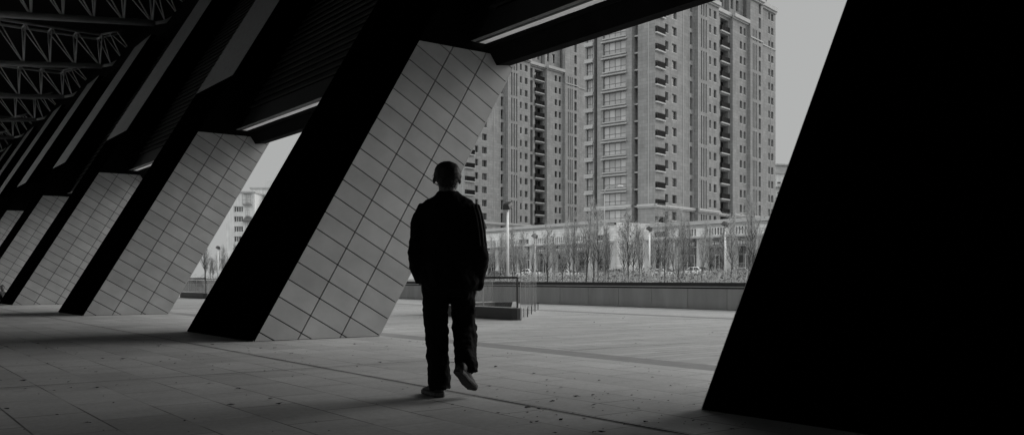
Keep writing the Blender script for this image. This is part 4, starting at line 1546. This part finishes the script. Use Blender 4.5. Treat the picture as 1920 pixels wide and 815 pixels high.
# body: one continuous figure under the clothes
bd = MB()
def head_fn(d, p):
    # jaw narrows below, back of the skull fuller
    if d.z < 0: p.x *= 1 - 0.26 * (-d.z); p.y += 0.02 * (-d.z)
    if d.y < 0: p.y *= 1.06
    return p
HC = V((0.0, 0.0, 1.605))
bd.ball(HC, (0.083, 0.098, 0.112), 22, 16, fn=head_fn)
bd.ball(HC + V((0, 0.108, -0.022)), (0.014, 0.02, 0.026), 10, 8)                      # nose
bd.ball(HC + V((0, 0.098, 0.026)), (0.055, 0.012, 0.012), 10, 6)                      # brow
bd.ball(HC + V((0, 0.094, -0.062)), (0.028, 0.012, 0.007), 10, 6)                     # upper lip
bd.ball(HC + V((0, 0.092, -0.074)), (0.025, 0.012, 0.007), 10, 6)                     # lower lip
bd.ball(HC + V((0, 0.088, -0.103)), (0.025, 0.016, 0.016), 10, 6)                     # chin
for s in (-1, 1):
    bd.ball(HC + V((s * 0.034, 0.088, 0.006)), (0.014, 0.012, 0.010), 10, 8)          # eyes
    bd.ball(HC + V((s * 0.095, -0.005, -0.02)), (0.011, 0.020, 0.030), 10, 8)        # ears
bd.tube([(0.002, -0.02, 1.55), (0.004, -0.022, 1.46), (0.006, -0.01, 1.38)], [0.062, 0.064, 0.085], 16)
bd.loft([ering((0, 0, 0.86), 0.15, 0.10), ering((0, 0, 1.0), 0.15, 0.095), ering((0, 0, 1.2), 0.17, 0.10), ering((0, 0, 1.34), 0.175, 0.095), ering((0, 0, 1.43), 0.09, 0.07)])
L_ARM = [V((-0.17, 0, 1.37)), V((-0.205, -0.03, 1.22)), V((-0.232, -0.05, 1.05)), V((-0.215, 0.03, 0.93)), V((-0.19, 0.1, 0.83))]
R_ARM = [V((0.185, 0, 1.365)), V((0.222, -0.03, 1.21)), V((0.245, -0.05, 1.03)), V((0.235, 0.02, 0.91)), V((0.215, 0.09, 0.82))]
for A_ in (L_ARM, R_ARM):
    bd.tube(A_, [0.055, 0.05, 0.042, 0.036, 0.03], 14)
    wv = A_[-1]
    sg = -1 if wv.x < 0 else 1
    bd.ball(wv + V((-sg * 0.01, 0.02, -0.04)), (0.02, 0.042, 0.05), 12, 8)            # palm in the pocket
    for q, ln in enumerate((0.062, 0.07, 0.066, 0.052)):
        b0 = wv + V((-sg * 0.01, 0.05 - q * 0.02, -0.075))
        bd.tube([b0, b0 + V((-sg * 0.012, 0.008, -ln * 0.5)), b0 + V((-sg * 0.03, 0.012, -ln * 0.8))], [0.009, 0.0085, 0.007], 8)
    bd.tube([wv + V((-sg * 0.015, 0.055, -0.025)), wv + V((-sg * 0.03, 0.08, -0.05)), wv + V((-sg * 0.035, 0.085, -0.075))], [0.011, 0.010, 0.008], 8)
L_LEG = [V((-0.085, 0, 0.88)), V((-0.083, 0.01, 0.66)), V((-0.077, 0.02, 0.47)), V((-0.066, -0.02, 0.27)), V((-0.055, -0.05, 0.09))]
R_LEG = [V((0.095, 0, 0.88)), V((0.118, 0.07, 0.67)), V((0.128, 0.13, 0.49)), V((0.138, 0.0, 0.36)), V((0.142, -0.16, 0.21))]
bd.tube(L_LEG, [0.085, 0.075, 0.056, 0.05, 0.04], 14)
bd.tube(R_LEG, [0.085, 0.075, 0.056, 0.05, 0.04], 14)
bo = bd.build('body', M_SKIN, man, True)
remesh(bo, 0.008, 2)

# hair: cap with a soft uneven edge, plus short strands
hb = MB()
def hair_fn(d, p):
    k = 1 + 0.05 * mnoise.noise(V((d.x * 3.5, d.y * 3.5, d.z * 3.5))) + 0.03 * mnoise.noise(V((d.x * 9, d.y * 9, d.z * 9)))
    sq = (abs(d.x) ** 2.6 + abs(d.y) ** 2.6 + abs(d.z) ** 2.6) ** (-1 / 2.6)
    if d.z > 0: k *= 1 + (sq - 1) * 0.45
    kx = 1.0 if d.z > -0.1 else 1.0 + 0.32 * (d.z + 0.1)        # narrows to the nape
    if d.y > 0.2 and d.z < 0.25: k *= 0.80                      # lies under the face in front
    if abs(d.x) > 0.75 and d.z < -0.25: k *= 0.90               # clears the ears
    return V((p.x * k * kx, p.y * k, p.z * k))
hb.ball(HC + V((0.004, -0.012, 0.010)), (0.100, 0.113, 0.110), 40, 32, fn=hair_fn)
rh = random.Random(4)
for i in range(1500):
    th = rh.uniform(0, 6.28); zz = rh.uniform(-0.8, 1)
    q = math.sqrt(max(0, 1 - zz * zz))
    d = V((q * math.cos(th), q * math.sin(th), zz))
    kq = hair_fn(d, V((d.x * 0.099, d.y * 0.112, d.z * 0.109)))
    if d.y > 0.35 and d.z < 0.35: continue
    p = HC + V((0.004, -0.012, 0.010)) + kq
    tdir = (V((rh.uniform(-.6, .9), rh.uniform(-.4, .4), -0.9)) - d * 0.2).normalized() + d * 0.35
    e = p + tdir * rh.uniform(0.012, 0.034)
    sd = d.cross(tdir).normalized() * 0.0028
    hb.face([p - sd, p + sd, e])
hb.build('hair', M_HAIR, man, True)

# jacket
jk = MB()
jk.loft([ering((0.03, 0, 0.785), 0.195, 0.14), ering((0.02, 0, 0.84), 0.215, 0.15), ering((0.01, -0.005, 1.0), 0.215, 0.15),
         ering((0.006, -0.01, 1.2), 0.215, 0.145), ering((0.006, -0.01, 1.30), 0.205, 0.135), ering((0.008, -0.01, 1.36), 0.205, 0.118),
         ering((0.008, -0.012, 1.40), 0.198, 0.108), ering((0.008, -0.013, 1.43), 0.172, 0.10), ering((0.006, -0.015, 1.455), 0.135, 0.094), ering((0.004, -0.02, 1.478), 0.095, 0.086), ering((0.004, -0.02, 1.50), 0.074, 0.076)])
jk.tube([L_ARM[0] + V((0.02, 0, 0.01)), V((-0.19, -0.01, 1.325)), V((-0.207, -0.03, 1.22)), L_ARM[2] + V((0.017, 0, 0)), V((-0.205, 0.02, 0.95)), V((-0.175, 0.07, 0.86))],
        [0.06, 0.062, 0.063, 0.066, 0.075, 0.07], 18)
jk.tube([R_ARM[0] + V((-0.015, 0, 0.005)), V((0.205, -0.01, 1.32)), V((0.222, -0.03, 1.21)), V((0.237, -0.05, 1.03)), V((0.228, 0.02, 0.93)), V((0.215, 0.07, 0.84))],
        [0.062, 0.063, 0.066, 0.068, 0.07, 0.062], 18)
jk.ball((0.236, 0.06, 0.825), (0.045, 0.09, 0.05))
jk.ball((0.215, -0.01, 1.385), (0.028, 0.05, 0.022))
jo = jk.build('jacket', M_CLOTH, man, True)
remesh(jo, 0.010, 2, 0.032, 0.085)
# piped stripes down the right sleeve (they stand clear of the cloth)
for k in range(3):
    st = MB()
    off = 0.022 * (k - 1)
    pts = []
    arm = [V((0.197, -0.01, 1.40)), V((0.222, -0.01, 1.32)), V((0.24, -0.03, 1.21)), V((0.25, -0.045, 1.10))]
    for a_ in arm:
        ang = R(-58) + off / 0.066
        pts.append(a_ - V((0.018, 0, 0)) + V((math.cos(ang) * 0.0745, math.sin(ang) * 0.0745, 0)))
    st.tube(pts, 0.0055, 6)
    st.build('sleeve_stripe', M_STRIPE, jo, True)

# trousers
tr = MB()
tr.loft([ering((0.01, 0, 0.90), 0.165, 0.12), ering((0.008, 0, 0.80), 0.178, 0.125), ering((0.008, 0, 0.735), 0.178, 0.11)])
tr.tube([V((-0.085, 0, 0.84)), V((-0.083, 0.0, 0.70)), V((-0.080, 0.01, 0.58)), V((-0.076, 0.015, 0.46)), V((-0.068, -0.01, 0.32)), V((-0.062, -0.025, 0.20)), V((-0.055, -0.03, 0.10)), V((-0.05, -0.03, 0.055))],
        [0.095, 0.096, 0.092, 0.083, 0.082, 0.083, 0.082, 0.078], 20)
tr.tube([V((0.098, 0, 0.84)), V((0.112, 0.04, 0.70)), V((0.124, 0.08, 0.59)), V((0.127, 0.11, 0.49)), V((0.133, 0.03, 0.40)), V((0.138, -0.07, 0.31)), V((0.147, -0.14, 0.225)), V((0.150, -0.15, 0.185))],
        [0.096, 0.091, 0.089, 0.09, 0.083, 0.081, 0.086, 0.084], 20)
to = tr.build('trousers', M_TROUSER, man, True)
remesh(to, 0.009, 2, 0.038, 0.07)


def shoe(M):
    up = MB()
    secs = [(-0.005, 0.030, 0.075), (0.02, 0.036, 0.092), (0.06, 0.038, 0.098), (0.10, 0.037, 0.092), (0.15, 0.043, 0.070), (0.20, 0.050, 0.054), (0.25, 0.046, 0.042), (0.278, 0.030, 0.030), (0.288, 0.012, 0.02)]
    rings = []
    for (yy, hw, hh) in secs:
        ring = []
        for i in range(16):
            a = math.pi * i / 15
            ring.append(M @ V((math.cos(a) * hw * (0.85 + 0.15 * math.sin(a)), yy, 0.022 + max(0, math.sin(a)) ** 0.8 * (hh - 0.02))))
        rings.append(ring)
    up.loft(rings)
    o = up.build('shoe', M_SHOE, man, True)
    sl_ = MB()
    outline = [(-0.034, 0.0), (-0.022, -0.014), (0.022, -0.014), (0.034, 0.0), (0.042, 0.05), (0.040, 0.10), (0.047, 0.16), (0.054, 0.21), (0.048, 0.26), (0.03, 0.288), (0.005, 0.298),
               (-0.02, 0.292), (-0.042, 0.262), (-0.050, 0.21), (-0.044, 0.15), (-0.036, 0.10), (-0.040, 0.05)]
    r0 = [M @ V((x, y_, 0.0)) for x, y_ in outline]
    r1 = [M @ V((x * 1.03, y_, 0.010)) for x, y_ in outline]
    sl_.loft([r0, r1])
    for i in range(11):
        yy = 0.01 + i * 0.026
        sl_.box((-0.034, yy, -0.004), (0.034, yy + 0.012, -0.0005), M=M)
    sl_.build('sole', M_SOLE, o)
    md = MB()
    r2 = [M @ V((x * 1.03, y_, 0.0105)) for x, y_ in outline]
    r3 = [M @ V((x * 1.0, y_, 0.026)) for x, y_ in outline]
    md.loft([r2, r3]); md.build('midsole', M_SOLEEDGE, o)


shoe(Matrix.Translation((-0.048, -0.09, 0.006)) @ Matrix.Rotation(R(24), 4, 'Z') @ Matrix.Diagonal((1.15, 1.0, 1.1, 1)))
fwd = V((0.36, 0.76, -0.54)).normalized()
upv = V((0.42, 0.70, 0.5)); upv = (upv - fwd * upv.dot(fwd)).normalized()
rgt = fwd.cross(upv)
Mr = Matrix.Identity(4)
for i in range(3):
    Mr[i][0], Mr[i][1], Mr[i][2] = rgt[i], fwd[i], upv[i]
shoe(Matrix.Translation((0.088, -0.27, 0.20)) @ Mr @ Matrix.Diagonal((1.1, 0.95, 1, 1)))

# ------------------------------------------------------------------ huddled person at the far pillar
pe = thing('person', 'person in pale top and dark trousers sitting huddled on the floor by a pillar', 'person', (5.02, 38.9, 0), R(160))
q = MB()
q.loft([ering((0, 0.0, 0.03), 0.17, 0.16), ering((0, 0.02, 0.14), 0.165, 0.14), ering((0, 0.1, 0.27), 0.15, 0.11), ering((0, 0.2, 0.38), 0.17, 0.10), ering((0, 0.26, 0.42), 0.08, 0.07)])
q.tube([(0, 0.26, 0.40), (0, 0.33, 0.47)], [0.05, 0.045], 12)
q.ball((0, 0.36, 0.53), (0.075, 0.092, 0.105), 16, 12)
q.ball((0, 0.45, 0.51), (0.013, 0.02, 0.02), 8, 6)
for s in (-1, 1):
    q.tube([(s * 0.09, 0.02, 0.1), (s * 0.16, 0.36, 0.32), (s * 0.10, 0.44, 0.05)], [0.075, 0.055, 0.04], 12)
    q.tube([(s * 0.10, 0.40, 0.04), (s * 0.11, 0.58, 0.03)], [0.035, 0.03], 10)
    q.tube([(s * 0.16, 0.18, 0.37), (s * 0.22, 0.30, 0.24), (s * 0.08, 0.48, 0.25)], [0.042, 0.035, 0.028], 12)
    for k in range(4):
        q.tube([(s * 0.07, 0.50, 0.24 + 0.014 * k), (s * 0.03, 0.54, 0.235 + 0.014 * k)], [0.009, 0.007], 6)
    q.tube([(s * 0.08, 0.49, 0.28), (s * 0.05, 0.53, 0.30)], [0.009, 0.007], 6)
qo = q.build('body', M_SKIN, pe, True); remesh(qo, 0.011, 2)
q = MB()
q.loft([ering((0, 0.0, 0.10), 0.18, 0.165), ering((0, 0.03, 0.18), 0.18, 0.15), ering((0, 0.1, 0.28), 0.17, 0.125), ering((0, 0.2, 0.39), 0.185, 0.115), ering((0, 0.26, 0.43), 0.07, 0.07)])
for s in (-1, 1):
    q.tube([(s * 0.16, 0.18, 0.37), (s * 0.22, 0.30, 0.24), (s * 0.12, 0.44, 0.25)], [0.058, 0.05, 0.042], 12)
qo = q.build('shirt', M_SHIRT, pe, True); remesh(qo, 0.012, 2, 0.012, 0.08)
q = MB()
for s in (-1, 1):
    q.tube([(s * 0.09, 0.02, 0.1), (s * 0.16, 0.36, 0.32), (s * 0.10, 0.44, 0.09)], [0.09, 0.07, 0.055], 12)
qo = q.build('trousers', M_TROUSER, pe, True); remesh(qo, 0.012, 2)
q = MB(); q.ball((0, 0.34, 0.55), (0.083, 0.095, 0.10), 16, 12, fn=lambda d, p: V((p.x, p.y, max(p.z, -0.04 if d.y < 0.2 else 0.02)))); q.build('hair', M_HAIR, pe, True)
for s in (-1, 1):
    q = MB(); q.ball((s * 0.105, 0.50, 0.045), (0.045, 0.13, 0.04), 12, 8); q.build('shoe', M_SHOE, pe, True)
